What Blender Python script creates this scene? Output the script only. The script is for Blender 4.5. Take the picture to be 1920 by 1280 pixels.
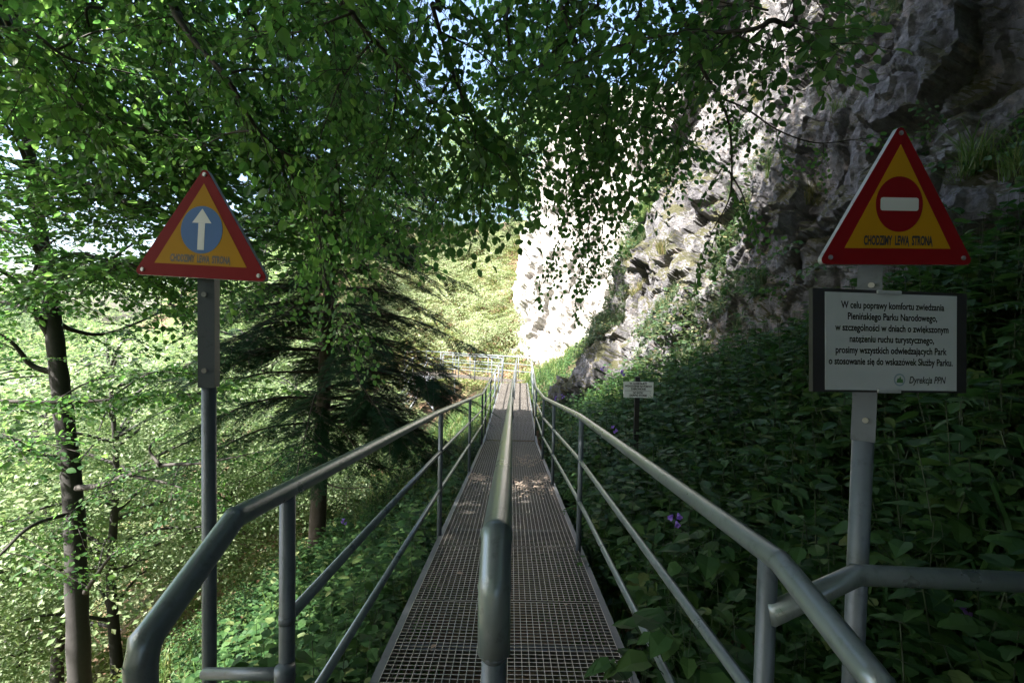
import bpy, math, random
import numpy as np
from mathutils import Vector, Matrix
S = bpy.context.scene
COL = S.collection
for o in list(bpy.data.objects): bpy.data.objects.remove(o)
R_ = math.radians
# ---------------------------------------------------------------- camera
CAM = np.array([0.0, 0.0, 1.6]); FPX = 900.0
PITCH, ROLL = R_(1.9), R_(1.1)
_f = np.array([0, math.cos(PITCH), -math.sin(PITCH)])
_u0 = np.array([0, math.sin(PITCH), math.cos(PITCH)]); _r0 = np.array([1.0, 0, 0])
_r = _r0*math.cos(ROLL) + _u0*math.sin(ROLL); _u = -_r0*math.sin(ROLL) + _u0*math.cos(ROLL)
cd = bpy.data.cameras.new('camera'); cam = bpy.data.objects.new('camera', cd); COL.objects.link(cam)
cd.sensor_width = 36; cd.lens = 36*FPX/1920; cd.clip_start = .05; cd.clip_end = 800
cam.matrix_world = Matrix([[_r[0], _u[0], -_f[0], CAM[0]], [_r[1], _u[1], -_f[1], CAM[1]], [_r[2], _u[2], -_f[2], CAM[2]], [0, 0, 0, 1]])
S.camera = cam
def P(px, py, d):            # point of the place seen at that direction, d metres ahead
    return CAM + d*(_f + _r*(px-960)/FPX - _u*(py-640)/FPX)
# ---------------------------------------------------------------- light
SUN_EL, SUN_AZ = R_(47), R_(-124)      # azimuth from +Y, clockwise
TO_SUN = np.array([math.sin(SUN_AZ)*math.cos(SUN_EL), math.cos(SUN_AZ)*math.cos(SUN_EL), math.sin(SUN_EL)])
W = bpy.data.worlds.new('World'); S.world = W; W.use_nodes = True
nt = W.node_tree; sky = nt.nodes.new('ShaderNodeTexSky'); sky.sky_type = 'NISHITA'; sky.sun_disc = False
sky.sun_elevation = SUN_EL; sky.sun_rotation = SUN_AZ; sky.air_density = 1.0; sky.dust_density = 3; sky.ozone_density = 1.0
nt.links.new(sky.outputs[0], nt.nodes['Background'].inputs[0]); nt.nodes['Background'].inputs[1].default_value = .095
sl = bpy.data.lights.new('sun', 'SUN'); sl.energy = 5.0; sl.angle = R_(.5); sl.color = (1, .95, .87)
so = bpy.data.objects.new('sun', sl); COL.objects.link(so); so.location = (-10, -8, 20)
so.rotation_euler = Vector(-TO_SUN).to_track_quat('-Z', 'Y').to_euler()
S.view_settings.view_transform = 'Standard'; S.view_settings.look = 'None'
S.view_settings.exposure = 2.7; S.view_settings.gamma = 1
S.render.engine = 'CYCLES'
cy = S.cycles
cy.use_denoising = True; cy.max_bounces = 7; cy.diffuse_bounces = 4; cy.glossy_bounces = 3; cy.transmission_bounces = 4; cy.transparent_max_bounces = 4
cy.caustics_reflective = False; cy.caustics_refractive = False; cy.sample_clamp_indirect = 6

rng = np.random.default_rng(7)
# ---------------------------------------------------------------- helpers: objects
def tag(o, label=None, cat=None, group=None, kind=None):
    if label: o['label'] = label
    if cat: o['category'] = cat
    if group: o['group'] = group
    if kind: o['kind'] = kind
    return o
def empty(name, loc, label=None, cat=None, group=None):
    o = bpy.data.objects.new(name, None); COL.objects.link(o); o.location = tuple(loc); o.empty_display_size = .2
    return tag(o, label, cat, group)
class MB:                     # mesh builder; quads and tris kept as arrays
    def __init__(s): s.V = []; s.Q = []; s.T = []; s.n = 0
    def add(s, V, Q=None, T=None):
        V = np.asarray(V, float).reshape(-1, 3)
        if Q is not None and len(Q): s.Q.append(np.asarray(Q, np.int64).reshape(-1, 4)+s.n)
        if T is not None and len(T): s.T.append(np.asarray(T, np.int64).reshape(-1, 3)+s.n)
        s.V.append(V); s.n += len(V)
    def many(s, V, Q, T, mats):            # V (n,3) template, mats list of (R 3x3 incl. scale, t)
        if not len(mats): return
        Rm = np.array([m[0] for m in mats]); t = np.array([m[1] for m in mats])
        VV = np.einsum('kij,nj->kni', Rm, V) + t[:, None, :]
        off = (np.arange(len(mats))*len(V))[:, None, None]
        s.add(VV.reshape(-1, 3), (Q[None]+off).reshape(-1, 4) if len(Q) else None, (T[None]+off).reshape(-1, 3) if len(T) else None)
    def mesh(s, name, mat, smooth=False, origin=None):
        V = np.concatenate(s.V) if s.V else np.zeros((0, 3))
        if origin is not None: V = V-np.asarray(origin)
        Q = np.concatenate(s.Q) if s.Q else np.zeros((0, 4), np.int64)
        T = np.concatenate(s.T) if s.T else np.zeros((0, 3), np.int64)
        m = bpy.data.meshes.new(name)
        m.vertices.add(len(V)); m.vertices.foreach_set('co', V.astype(np.float32).ravel())
        nl = len(Q)*4+len(T)*3
        m.loops.add(nl); m.loops.foreach_set('vertex_index', np.concatenate([Q.ravel(), T.ravel()]).astype(np.int32))
        m.polygons.add(len(Q)+len(T))
        m.polygons.foreach_set('loop_start', np.concatenate([np.arange(len(Q))*4, len(Q)*4+np.arange(len(T))*3]).astype(np.int32))
        if mat and mat.name in ('bark', 'twig_bark', 'fir_bark', 'green_stem'): smooth = True
        m.polygons.foreach_set('use_smooth', np.full(len(Q)+len(T), bool(smooth)))
        m.update(calc_edges=True)
        if mat: m.materials.append(mat)
        return m
    def build(s, name, mat, parent=None, smooth=False):
        org = np.array(parent_world(parent)) if parent else None
        o = bpy.data.objects.new(name, s.mesh(name, mat, smooth, org)); COL.objects.link(o)
        if parent: o.parent = parent
        return o
def parent_world(p):
    l = np.zeros(3)
    while p: l = l+np.array(p.location); p = p.parent
    return l
def unit(v): v = np.asarray(v, float); return v/max(np.linalg.norm(v), 1e-9)
def frame(x, up=(0, 0, 1)):
    x = unit(x); z = np.asarray(up, float); z = z-x*np.dot(x, z)
    if np.linalg.norm(z) < 1e-4: z = np.array([0, 1, 0])-x*x[1]
    z = unit(z); y = np.cross(z, x)
    return np.stack([x, y, z], 1)
def smooth_path(pts, n=6):
    p = np.asarray(pts, float)
    if len(p) < 3: return np.array([p[0]+(p[-1]-p[0])*t for t in np.linspace(0, 1, n+1)])
    q = np.vstack([2*p[0]-p[1], p, 2*p[-1]-p[-2]]); out = []
    for i in range(1, len(q)-2):
        for t in np.linspace(0, 1, n, endpoint=False):
            a, b, c, d = q[i-1:i+3]
            out.append(.5*((2*b)+(c-a)*t+(2*a-5*b+4*c-d)*t*t+(3*b-a-3*c+d)*t**3))
    out.append(p[-1]); return np.array(out)
def tube(mb, pts, r, k=8, cap=True):
    p = np.asarray(pts, float); n = len(p); r = np.broadcast_to(np.asarray(r, float), (n,))
    d = np.gradient(p, axis=0) if n > 2 else np.array([p[1]-p[0]]*2)
    up = np.array([.13, .21, 1.0]); ang = np.arange(k)*2*math.pi/k; rows = []; prev = None
    for i in range(n):
        x = unit(d[i])
        z = (prev if prev is not None else up); z = z-x*np.dot(x, z)
        if np.linalg.norm(z) < .05: z = np.array([1., .1, 0])-x*x[0]
        z = unit(z); prev = z; y = np.cross(z, x)
        # mitre so a bend keeps its thickness
        s = 1.0
        if 0 < i < n-1:
            c = np.dot(unit(p[i]-p[i-1]), unit(p[i+1]-p[i])); s = 1/max(.75, math.sqrt(max((1+c)/2, 0)))
        rows.append(p[i]+r[i]*(np.cos(ang)[:, None]*y+np.sin(ang)[:, None]*z*s))
    V = np.concatenate(rows); Q = []
    for i in range(n-1):
        for j in range(k):
            Q.append((i*k+j, i*k+(j+1) % k, (i+1)*k+(j+1) % k, (i+1)*k+j))
    T = []
    if cap:
        V = np.vstack([V, p[0], p[-1]])
        for j in range(k):
            T.append((n*k, (j+1) % k, j)); T.append((n*k+1, (n-1)*k+j, (n-1)*k+(j+1) % k))
    mb.add(V, Q, T)
BOXQ = np.array([(0, 3, 2, 1), (4, 5, 6, 7), (0, 1, 5, 4), (1, 2, 6, 5), (2, 3, 7, 6), (3, 0, 4, 7)])
def box(mb, c, sx, sy, sz, M=None):
    v = np.array([(-1, -1, -1), (1, -1, -1), (1, 1, -1), (-1, 1, -1), (-1, -1, 1), (1, -1, 1), (1, 1, 1), (-1, 1, 1)], float)*np.array([sx, sy, sz])/2
    if M is not None: v = v@np.asarray(M).T
    mb.add(v+np.asarray(c), BOXQ)
def prism(mb, outline, to3, z0, z1):       # convex-ish outline in 2d, to3(a,b,c)
    n = len(outline); V = [to3(a, b, z0) for a, b in outline]+[to3(a, b, z1) for a, b in outline]
    c0 = np.mean(V[:n], 0); c1 = np.mean(V[n:], 0); V += [c0, c1]
    Q = [(j, (j+1) % n, n+(j+1) % n, n+j) for j in range(n)]
    T = [(2*n, (j+1) % n, j) for j in range(n)]+[(2*n+1, n+j, n+(j+1) % n) for j in range(n)]
    mb.add(V, Q, T)
# ---------------------------------------------------------------- helpers: noise
def _h(ix, iy, iz, seed):
    n = (ix.astype(np.int64)*374761393+iy.astype(np.int64)*668265263+iz.astype(np.int64)*2147483647+seed*144665) & 0xffffffff
    n = ((n ^ (n >> 13))*1274126177) & 0xffffffff; n = n ^ (n >> 16); n = (n*2246822519) & 0xffffffff; n ^= n >> 15
    return (n & 0xffffff)/float(0xffffff)
def vnoise(p, seed=0):
    i = np.floor(p); f = p-i; f = f*f*(3-2*f); r = 0
    for dx in (0, 1):
        for dy in (0, 1):
            for dz in (0, 1):
                w = (f[:, 0] if dx else 1-f[:, 0])*(f[:, 1] if dy else 1-f[:, 1])*(f[:, 2] if dz else 1-f[:, 2])
                r = r+w*_h(i[:, 0]+dx, i[:, 1]+dy, i[:, 2]+dz, seed)
    return r*2-1
def fbm(p, oct=4, seed=0, gain=.5):
    a = 1; r = 0
    for o in range(oct): r = r+a*vnoise(p*2**o+o*17.3, seed+o); a *= gain
    return r
def facets(p, seed=0):
    i = np.floor(p); f1 = np.full(len(p), 9.); val = np.zeros(len(p))
    for dx in (-1, 0, 1):
        for dy in (-1, 0, 1):
            for dz in (-1, 0, 1):
                c = i+np.array([dx, dy, dz]); q = c+np.stack([_h(c[:, 0], c[:, 1], c[:, 2], seed+k) for k in (1, 2, 3)], 1); v = p-q; d = np.linalg.norm(v, axis=1); nr = d < f1
                g = sum(v[:, k]*(_h(c[:, 0], c[:, 1], c[:, 2], seed+20+k)-.5) for k in range(3))+.35*(_h(c[:, 0], c[:, 1], c[:, 2], seed+30)-.5)
                val = np.where(nr, g, val); f1 = np.where(nr, d, f1)
    return val
def worley(p, seed=0):
    i = np.floor(p); f1 = np.full(len(p), 9.); f2 = np.full(len(p), 9.); cid = np.zeros(len(p))
    for dx in (-1, 0, 1):
        for dy in (-1, 0, 1):
            for dz in (-1, 0, 1):
                c = i+np.array([dx, dy, dz])
                q = c+np.stack([_h(c[:, 0], c[:, 1], c[:, 2], seed+k) for k in (1, 2, 3)], 1)
                d = np.linalg.norm(q-p, axis=1); nr = d < f1
                f2 = np.where(nr, f1, np.minimum(f2, d)); cid = np.where(nr, _h(c[:, 0], c[:, 1], c[:, 2], seed+9), cid); f1 = np.where(nr, d, f1)
    return f1, f2, cid
# ---------------------------------------------------------------- materials
class N:
    def __init__(s, name):
        s.m = bpy.data.materials.new(name); s.m.use_nodes = True; s.t = s.m.node_tree; s.b = s.t.nodes['Principled BSDF']; s.out = s.t.nodes['Material Output']
    def n(s, typ, **kw):
        x = s.t.nodes.new(typ)
        for k, v in kw.items():
            if k.startswith('i_'): x.inputs[k[2:].replace('_', ' ')].default_value = v
            else: setattr(x, k, v)
        return x
    def l(s, a, b): s.t.links.new(a, b)
    def ramp(s, fac, stops):
        r = s.n('ShaderNodeValToRGB'); e = r.color_ramp.elements
        while len(e) < len(stops): e.new(.5)
        for q, (p, c) in zip(e, stops): q.position = p; q.color = (*c, 1)
        s.l(fac, r.inputs[0]); return r.outputs[0]
    def noise(s, scale, detail=4, rough=.55, co=None):
        x = s.n('ShaderNodeTexNoise'); x.inputs['Scale'].default_value = scale; x.inputs['Detail'].default_value = detail; x.inputs['Roughness'].default_value = rough
        s.l(co or s.co(), x.inputs['Vector']); return x.outputs['Fac']
    def co(s):
        g = s.n('ShaderNodeNewGeometry'); return g.outputs['Position']
    def mix(s, f, a, b):
        x = s.n('ShaderNodeMix', data_type='RGBA')
        for v, i in ((f, 0), (a, 6), (b, 7)):
            if isinstance(v, (int, float)): x.inputs[i].default_value = v
            elif isinstance(v, tuple): x.inputs[i].default_value = (*v, 1)
            else: s.l(v, x.inputs[i])
        return x.outputs[2]
    def bump(s, h, st=.5, dist=.05, nrm=None):
        x = s.n('ShaderNodeBump'); x.inputs['Strength'].default_value = st; x.inputs['Distance'].default_value = dist; s.l(h, x.inputs['Height'])
        if nrm: s.l(nrm, x.inputs['Normal'])
        return x.outputs[0]
    def set(s, **kw):
        for k, v in kw.items():
            i = s.b.inputs[k.replace('_', ' ')]
            if isinstance(v, (int, float)): i.default_value = v
            elif isinstance(v, tuple): i.default_value = (*v, 1)
            else: s.l(v, i)
        return s
def leaf_mat(name, stops, trans, tmix=.4, rough=.45, spec=.35):
    m = N(name); g = m.n('ShaderNodeNewGeometry')
    c = m.ramp(g.outputs['Random Per Island'], stops)
    m.set(Base_Color=c, Roughness=rough); m.b.inputs['Specular IOR Level'].default_value = spec
    t = m.n('ShaderNodeBsdfTranslucent')
    hs = m.n('ShaderNodeMix', data_type='RGBA', blend_type='MULTIPLY'); hs.inputs[0].default_value = 1
    m.l(c, hs.inputs[6]); hs.inputs[7].default_value = (*trans, 1); m.l(hs.outputs[2], t.inputs[0])
    x = m.n('ShaderNodeMixShader'); x.inputs[0].default_value = tmix
    m.l(m.b.outputs[0], x.inputs[1]); m.l(t.outputs[0], x.inputs[2]); m.l(x.outputs[0], m.out.inputs[0]); return m.m
def plain(name, col, rough=.5, metal=0., spec=.5, var=.15, bump=0., bscale=60, nscale=9):
    m = N(name); f = m.noise(nscale, 6)
    c = m.mix(f, tuple(x*(1-var) for x in col), tuple(min(1, x*(1+var)) for x in col))
    m.set(Base_Color=c, Roughness=rough, Metallic=metal); m.b.inputs['Specular IOR Level'].default_value = spec
    if bump: m.set(Normal=m.bump(m.noise(bscale, 3), bump, .002))
    return m.m
MT = {}
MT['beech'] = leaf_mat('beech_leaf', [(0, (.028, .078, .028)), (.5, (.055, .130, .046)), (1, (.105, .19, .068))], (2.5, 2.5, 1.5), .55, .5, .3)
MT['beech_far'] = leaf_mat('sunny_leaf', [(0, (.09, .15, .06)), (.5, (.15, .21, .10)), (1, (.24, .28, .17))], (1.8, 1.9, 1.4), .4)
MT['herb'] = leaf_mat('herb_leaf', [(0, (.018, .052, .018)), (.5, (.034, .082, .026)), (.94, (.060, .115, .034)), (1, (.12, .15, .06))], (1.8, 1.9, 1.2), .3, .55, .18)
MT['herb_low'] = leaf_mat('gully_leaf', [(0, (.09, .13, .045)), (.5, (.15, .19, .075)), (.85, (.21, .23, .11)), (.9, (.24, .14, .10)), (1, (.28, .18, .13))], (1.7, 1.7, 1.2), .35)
MT['herb_rock'] = leaf_mat('rock_plant_leaf', [(0, (.04, .08, .04)), (.6, (.08, .13, .065)), (.9, (.16, .17, .09)), (1, (.26, .2, .13))], (1.6, 1.7, 1.3), .3)
MT['grass'] = leaf_mat('grass_blade', [(0, (.06, .12, .03)), (.6, (.10, .17, .045)), (1, (.22, .21, .10))], (1.5, 1.5, 1.1), .3)
MT['drygrass'] = leaf_mat('dry_grass_blade', [(0, (.08, .12, .035)), (.5, (.16, .16, .06)), (1, (.30, .23, .13))], (1.4, 1.4, 1.1), .3)
MT['fir'] = leaf_mat('fir_needle', [(0, (.012, .035, .016)), (.6, (.02, .05, .022)), (1, (.03, .062, .024))], (1.5, 1.7, 1.2), .12, .65, .08)
MT['petal'] = leaf_mat('violet_petal', [(0, (.22, .12, .55)), (1, (.36, .22, .70))], (1.2, 1.1, 1.2), .35)
MT['bark'] = plain('bark', (.027, .025, .024), .85, var=.45, bump=.9, bscale=35, nscale=14)
MT['twig'] = plain('twig_bark', (.035, .03, .027), .8, var=.3)
MT['firbark'] = plain('fir_bark', (.055, .043, .036), .9, var=.45, bump=1., bscale=28, nscale=14)
MT['stem'] = plain('green_stem', (.018, .034, .013), .6)
def metal(name, col, rough, met):
    m = N(name); f = m.noise(5, 6, .65); f2 = m.noise(90, 3)
    c = m.mix(f, tuple(x*.72 for x in col), tuple(x*1.2 for x in col)); c = m.mix(m.ramp(m.noise(38, 5, .7), [(.54, (0, 0, 0)), (.66, (.5, .5, .5))]), c, tuple(x*.55 for x in col))
    rm = m.n('ShaderNodeMapRange'); rm.inputs[3].default_value = rough*.75; rm.inputs[4].default_value = rough*1.35; m.l(f, rm.inputs[0])
    m.set(Base_Color=c, Metallic=met, Roughness=rm.outputs[0], Normal=m.bump(f2, .12, .001)); return m.m
MT['rail'] = metal('painted_rail_steel', (.20, .235, .26), .28, .4)
MT['post'] = metal('painted_post_steel', (.10, .12, .148), .40, .15)
MT['sleeve'] = metal('shaded_sleeve_steel', (.085, .10, .125), .5, .1)  # post steel darkened on the sleeves to paint in their shade
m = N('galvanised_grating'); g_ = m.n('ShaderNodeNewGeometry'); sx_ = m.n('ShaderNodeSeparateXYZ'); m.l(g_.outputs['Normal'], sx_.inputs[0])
worn = m.mix(m.noise(3, 6, .7), (.34, .31, .28), (.47, .44, .41)); dirt_shade = m.mix(m.noise(4, 6, .7), (.075, .06, .05), (.05, .048, .045))  # bar sides darkened by normal: shade between bars painted in with the dirt
m.set(Base_Color=m.mix(m.ramp(sx_.outputs[2], [(.5, (0, 0, 0)), (.7, (1, 1, 1))]), dirt_shade, worn), Metallic=.35, Roughness=.5); MT['grate'] = m.m
MT['beam'] = metal('dark_beam_steel', (.12, .13, .14), .5, .3)
MT['alu'] = metal('bare_sign_metal', (.42, .45, .50), .38, .5)
MT['bolt'] = metal('bolt_steel', (.3, .3, .32), .35, .8)
MT['red'] = plain('sign_red', (.17, .004, .007), .6, 0, .1, var=.06)
MT['yellow'] = plain('sign_yellow', (.36, .185, .006), .6, 0, .1, var=.07)
MT['blue'] = plain('sign_blue', (.03, .11, .31), .55, 0, .25, var=.05)
MT['white'] = plain('sign_white', (.50, .52, .55), .35, var=.05)
MT['plate'] = plain('plate_white', (.74, .76, .80), .4, var=.05)
MT['board'] = plain('notice_white', (.35, .385, .44), .45, 0, .3, var=.05, nscale=4)
MT['black'] = plain('board_black', (.012, .012, .015), .45)
MT['ink'] = plain('printing_ink', (.012, .012, .014), .5)
MT['woodpost'] = plain('black_post_paint', (.010, .010, .011), .6)
MT['crest'] = plain('crest_blue', (.16, .22, .30), .4); MT['crestg'] = plain('crest_green', (.06, .17, .07), .4)
MT['sand'] = plain('pale_grit', (.36, .28, .22), .95, var=.4, nscale=30)
MT['dead'] = leaf_mat('dead_leaf', [(0, (.16, .10, .06)), (1, (.34, .27, .22))], (1.2, 1.1, 1), .2)
# rock
def rock_mat(name, lo, mid, hi, moss=True):
    m = N(name); co = m.co()
    big = m.noise(.55, 6, .6, co); fine = m.noise(7, 8, .65, co)
    c = m.ramp(big, [(.3, lo), (.5, mid), (.7, hi)])
    streak = m.n('ShaderNodeMapping'); streak.inputs['Scale'].default_value = (1.6, 1.6, .28); m.l(co, streak.inputs[0])
    sn = m.noise(1.5, 6, .6, streak.outputs[0])
    c = m.mix(m.ramp(sn, [(.48, (0, 0, 0)), (.68, (.75, .75, .75))]), c, tuple(x*.32 for x in mid))
    c = m.mix(m.ramp(fine, [(.35, (.65, .65, .65)), (.6, (0, 0, 0))]), c, tuple(x*.42 for x in lo))
    c = m.mix(m.ramp(m.noise(3.1, 6, .7, co), [(.55, (0, 0, 0)), (.75, (.6, .6, .6))]), c, (.42, .33, .28))
    vo = m.n('ShaderNodeTexVoronoi', feature='DISTANCE_TO_EDGE'); vo.inputs['Scale'].default_value = 1.5
    wv = m.n('ShaderNodeVectorMath', operation='ADD'); nz = m.n('ShaderNodeTexNoise'); nz.inputs['Scale'].default_value = 1.7; nz.inputs['Detail'].default_value = 5; m.l(co, nz.inputs['Vector'])
    m.l(co, wv.inputs[0]); m.l(nz.outputs['Color'], wv.inputs[1]); m.l(wv.outputs[0], vo.inputs['Vector'])
    crack = m.ramp(vo.outputs['Distance'], [(0, (0, 0, 0)), (.035, (1, 1, 1))])
    if moss:
        g = m.n('ShaderNodeNewGeometry'); sx = m.n('ShaderNodeSeparateXYZ'); m.l(g.outputs['Normal'], sx.inputs[0])
        ad = m.n('ShaderNodeMath', operation='ADD'); mm = m.n('ShaderNodeMath', operation='MULTIPLY'); mm.inputs[1].default_value = .38; m.l(sx.outputs[2], mm.inputs[0])
        m.l(mm.outputs[0], ad.inputs[0]); m.l(m.noise(.75, 7, .65, co), ad.inputs[1])
        mc = m.mix(m.noise(2.2, 4, .5, co), (.015, .022, .008), (.085, .075, .012))
        c = m.mix(m.ramp(ad.outputs[0], [(.66, (0, 0, 0)), (.74, (.85, .85, .85))]), c, mc)
    b = m.bump(m.noise(2.4, 10, .68, co), .8, .22); b = m.bump(fine, 1, .09, b); b = m.bump(m.noise(26, 8, .75, co), 1, .025, b); 
    m.set(Base_Color=c, Roughness=.88, Normal=b); m.b.inputs['Specular IOR Level'].default_value = .3; return m.m
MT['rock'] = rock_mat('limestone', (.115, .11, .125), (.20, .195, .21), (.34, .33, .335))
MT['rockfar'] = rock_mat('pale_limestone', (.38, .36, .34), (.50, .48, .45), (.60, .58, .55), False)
m = N('hillside_soil'); co = m.co()
c = m.ramp(m.noise(.5, 8, .65, co), [(.32, (.05, .085, .022)), (.47, (.10, .12, .035)), (.55, (.19, .105, .065)), (.7, (.27, .16, .11))])
c = m.mix(m.noise(9, 8, .7, co), c, (.06, .05, .03)); m.set(Base_Color=c, Roughness=.95, Normal=m.bump(m.noise(5, 8, .7, co), .9, .15)); MT['soil'] = m.m
# ---------------------------------------------------------------- terrain
def Fl(y): return .216-.116*np.clip(y, 0, 10.7)
def terrain(x, y, rough=True):
    x = np.asarray(x, float); y = np.asarray(y, float)
    f = Fl(y); a = -x-.75; b = 25.6-.35*np.minimum(x, 0)-y-.4*np.maximum(x, 0)
    k = 2.0; h = np.clip(.5+.5*(b-a)/k, 0, 1); q = b*(1-h)+a*h-k*h*(1-h)
    z = f-.30-.62*np.maximum(q, 0)+.68*np.maximum(-q-1.6, 0)
    z = z-.12*np.clip(q+1.6, 0, 1.6)-.40*np.clip(1-np.abs((q+.8)/.85)**4, 0, 1)
    z = z-.8*np.clip(-x-11-.12*y, 0, 30)
    z = np.maximum(z, -16+.33*np.clip(-x-22, 0, 50))
    z = np.where(z > 9, 9+(z-9)*.35, z)
    if rough:
        p = np.stack([x.ravel()*.45, y.ravel()*.45, np.zeros(x.size)], 1)
        amp = np.clip((np.abs(q+.8)-.7)*.35, 0, 1).ravel()
        z = z+(amp*.45*fbm(p, 4, 5)).reshape(x.shape)
    return z
gx = np.concatenate([np.linspace(-70, -16, 50, False), np.linspace(-16, -1, 110, False), np.linspace(-1, 8, 90, False), np.linspace(8, 40, 25)])
gy = np.concatenate([np.linspace(-14, 0, 30, False), np.linspace(0, 14, 110, False), np.linspace(14, 45, 120, False), np.linspace(45, 110, 40)])
X, Y = np.meshgrid(gx, gy); Z = terrain(X, Y); nx, ny = len(gx), len(gy)
ii = np.arange((ny-1)*nx).reshape(ny-1, nx)[:, :-1].ravel()
mb = MB(); mb.add(np.stack([X.ravel(), Y.ravel(), Z.ravel()], 1), np.stack([ii, ii+1, ii+nx+1, ii+nx], 1))
tag(mb.build('ground', MT['soil'], smooth=True), kind='structure')
# ---------------------------------------------------------------- cliffs
def cliff(name, base, lean, t0, t1, ns, ntt, mat, amp, seed, sfun=None):
    bp = smooth_path([(x, y, 0) for x, y in base], 12)
    seg = np.concatenate([[0], np.cumsum(np.linalg.norm(np.diff(bp, axis=0), axis=1))])
    s = np.linspace(0, seg[-1], ns); c = np.stack([np.interp(s, seg, bp[:, k]) for k in range(3)], 1)
    tg = np.gradient(c, axis=0); tg /= np.linalg.norm(tg, axis=1)[:, None]
    out = np.stack([-tg[:, 1], tg[:, 0], np.zeros(ns)], 1)
    t = np.linspace(t0, t1, ntt)
    V = c[None]+np.array([0, 0, 1.])*t[:, None, None]-out[None]*(lean*np.maximum(t-t0-1, 0))[:, None, None]
    V = V.reshape(-1, 3); nrm = np.tile(out*.93, (ntt, 1))+np.array([0, 0, .35])
    wp = V+.35*np.stack([fbm(V*.8, 3, seed+40+k) for k in range(3)], 1)
    f1, f2, cid = worley(wp*np.array([.62, .62, .38]), seed); g1, g2, gid = worley(wp*np.array([1.7, 1.7, 1.2])+5, seed+3)
    d = 1.1*fbm(V*.16, 3, seed)+.75*(cid-.5)+.22*(gid-.5)+.5*(1-np.abs(fbm(V*.45, 4, seed+8)))-.45*np.clip(.14-(f2-f1), 0, 1)*3
    d = d-.5*np.clip(fbm(V*.5+9, 3, seed+21)-.35, 0, 1)*3+.16*fbm(V*2.1, 4, seed+11, .6)+.09*(1-np.abs(fbm(V*np.array([2.6, 2.6, 1.5])+3, 4, seed+31, .6)))*np.clip(1+fbm(V*.7, 2, seed+50), 0, 2)+.05*(gid-.5)*fbm(V*5, 2, seed+33)
    d = d*.8+1.0*facets(wp*np.array([.75, .75, .5]), seed+60)+.40*facets(wp*np.array([1.9, 1.9, 1.3])+.15*fbm(V*3, 2, 5)[:, None], seed+70)+.14*facets(V*np.array([4.6, 4.6, 3.4])+.2*fbm(V*6, 2, 6)[:, None], seed+80)
    V = V+nrm*(d*amp)[:, None]
    i = np.arange((ntt-1)*ns).reshape(ntt-1, ns)[:, :-1].ravel()
    mb = MB(); mb.add(V, np.stack([i, i+ns, i+ns+1, i+1], 1)); o = mb.build(name, mat); tag(o, kind='structure')
    return V.reshape(ntt, ns, 3)
CL = cliff('cliff', [(6.0, -7), (5.2, -2), (4.6, 2), (3.9, 6), (2.9, 9.5), (1.85, 12.6), (1.7, 14.6), (2.8, 16.4), (8.0, 18), (14, 19)], .38, -2.4, 15, 900, 520, MT['rock'], .62, 3)
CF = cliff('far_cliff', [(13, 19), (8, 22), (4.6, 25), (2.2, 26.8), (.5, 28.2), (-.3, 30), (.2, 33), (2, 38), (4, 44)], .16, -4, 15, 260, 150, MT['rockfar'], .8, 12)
# ---------------------------------------------------------------- walkway
def fz(y): return float(Fl(y))
def cx(y): return .0 if y < 10.7 else (y-10.7)*.012        # gentle drift of the level stretch
wk = empty('walkway', (0, 0, fz(0)), 'straight steel grating footbridge with two narrow lanes running away downhill', 'walkway')
PW, PL = .575, .985
mb = MB(); nb = 17
for i in range(nb): box(mb, ((i/(nb-1)-.5)*(PW-.005), 0, -.011), .0034, PL, .022)
for j in range(30): box(mb, (0, (j/29-.5)*(PL-.006), -.0045), PW-.004, .0044 if 0 < j < 29 else .006, .0062)
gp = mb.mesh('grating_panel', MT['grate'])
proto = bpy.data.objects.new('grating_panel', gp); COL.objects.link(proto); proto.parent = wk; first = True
def floor_spot(y): return np.array([cx(y), y, fz(y)])
k = 0
for yy in np.arange(-.55, 22.3, 1.0):
    for sx in (-.2925, .2925):
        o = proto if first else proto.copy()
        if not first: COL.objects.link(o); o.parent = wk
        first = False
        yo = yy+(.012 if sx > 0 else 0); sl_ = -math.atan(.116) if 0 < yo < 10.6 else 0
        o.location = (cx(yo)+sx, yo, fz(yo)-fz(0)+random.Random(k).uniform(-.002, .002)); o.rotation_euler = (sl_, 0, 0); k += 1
tv = np.array([-3.6, 2.25, 0]); tl = np.linalg.norm(tv[:2]); ta = math.atan2(tv[1], tv[0]); td = tv/tl; tnv = np.array([-td[1], td[0], 0])
T0 = np.array([.16, 22.75, fz(22)])
for j in range(4):
    for s in (-.2925, .2925):
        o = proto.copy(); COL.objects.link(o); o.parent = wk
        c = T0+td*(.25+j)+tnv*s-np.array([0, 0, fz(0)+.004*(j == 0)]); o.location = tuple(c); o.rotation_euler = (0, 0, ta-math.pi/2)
for sx in (-.60, .60):
    mb = MB()
    for a, b in ((-.9, 0), (0, 10.7), (10.7, 22.3)):
        p, q = floor_spot(a), floor_spot(b); d = q-p; L = np.linalg.norm(d)
        box(mb, (p+q)/2+np.array([sx, 0, -.075]), .05, L, .12, frame(d)[:, [1, 0, 2]]*np.array([-1, 1, 1]))
    mb.build('side_beam', MT['beam'], wk)
for y in np.arange(.5, 22.5, 2.0):
    mb = MB(); box(mb, floor_spot(y)+np.array([0, 0, -.075]), 1.14, .06, .08); mb.build('cross_beam', MT['beam'], wk)
def bends(p):
    p = [np.asarray(v, float) for v in p]; out = []
    for i in range(1, len(p)-1):
        a, b = unit(p[i]-p[i-1]), unit(p[i+1]-p[i])
        if a@b < .985: out.append((p[i], unit(a+b)))
    return out
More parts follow.
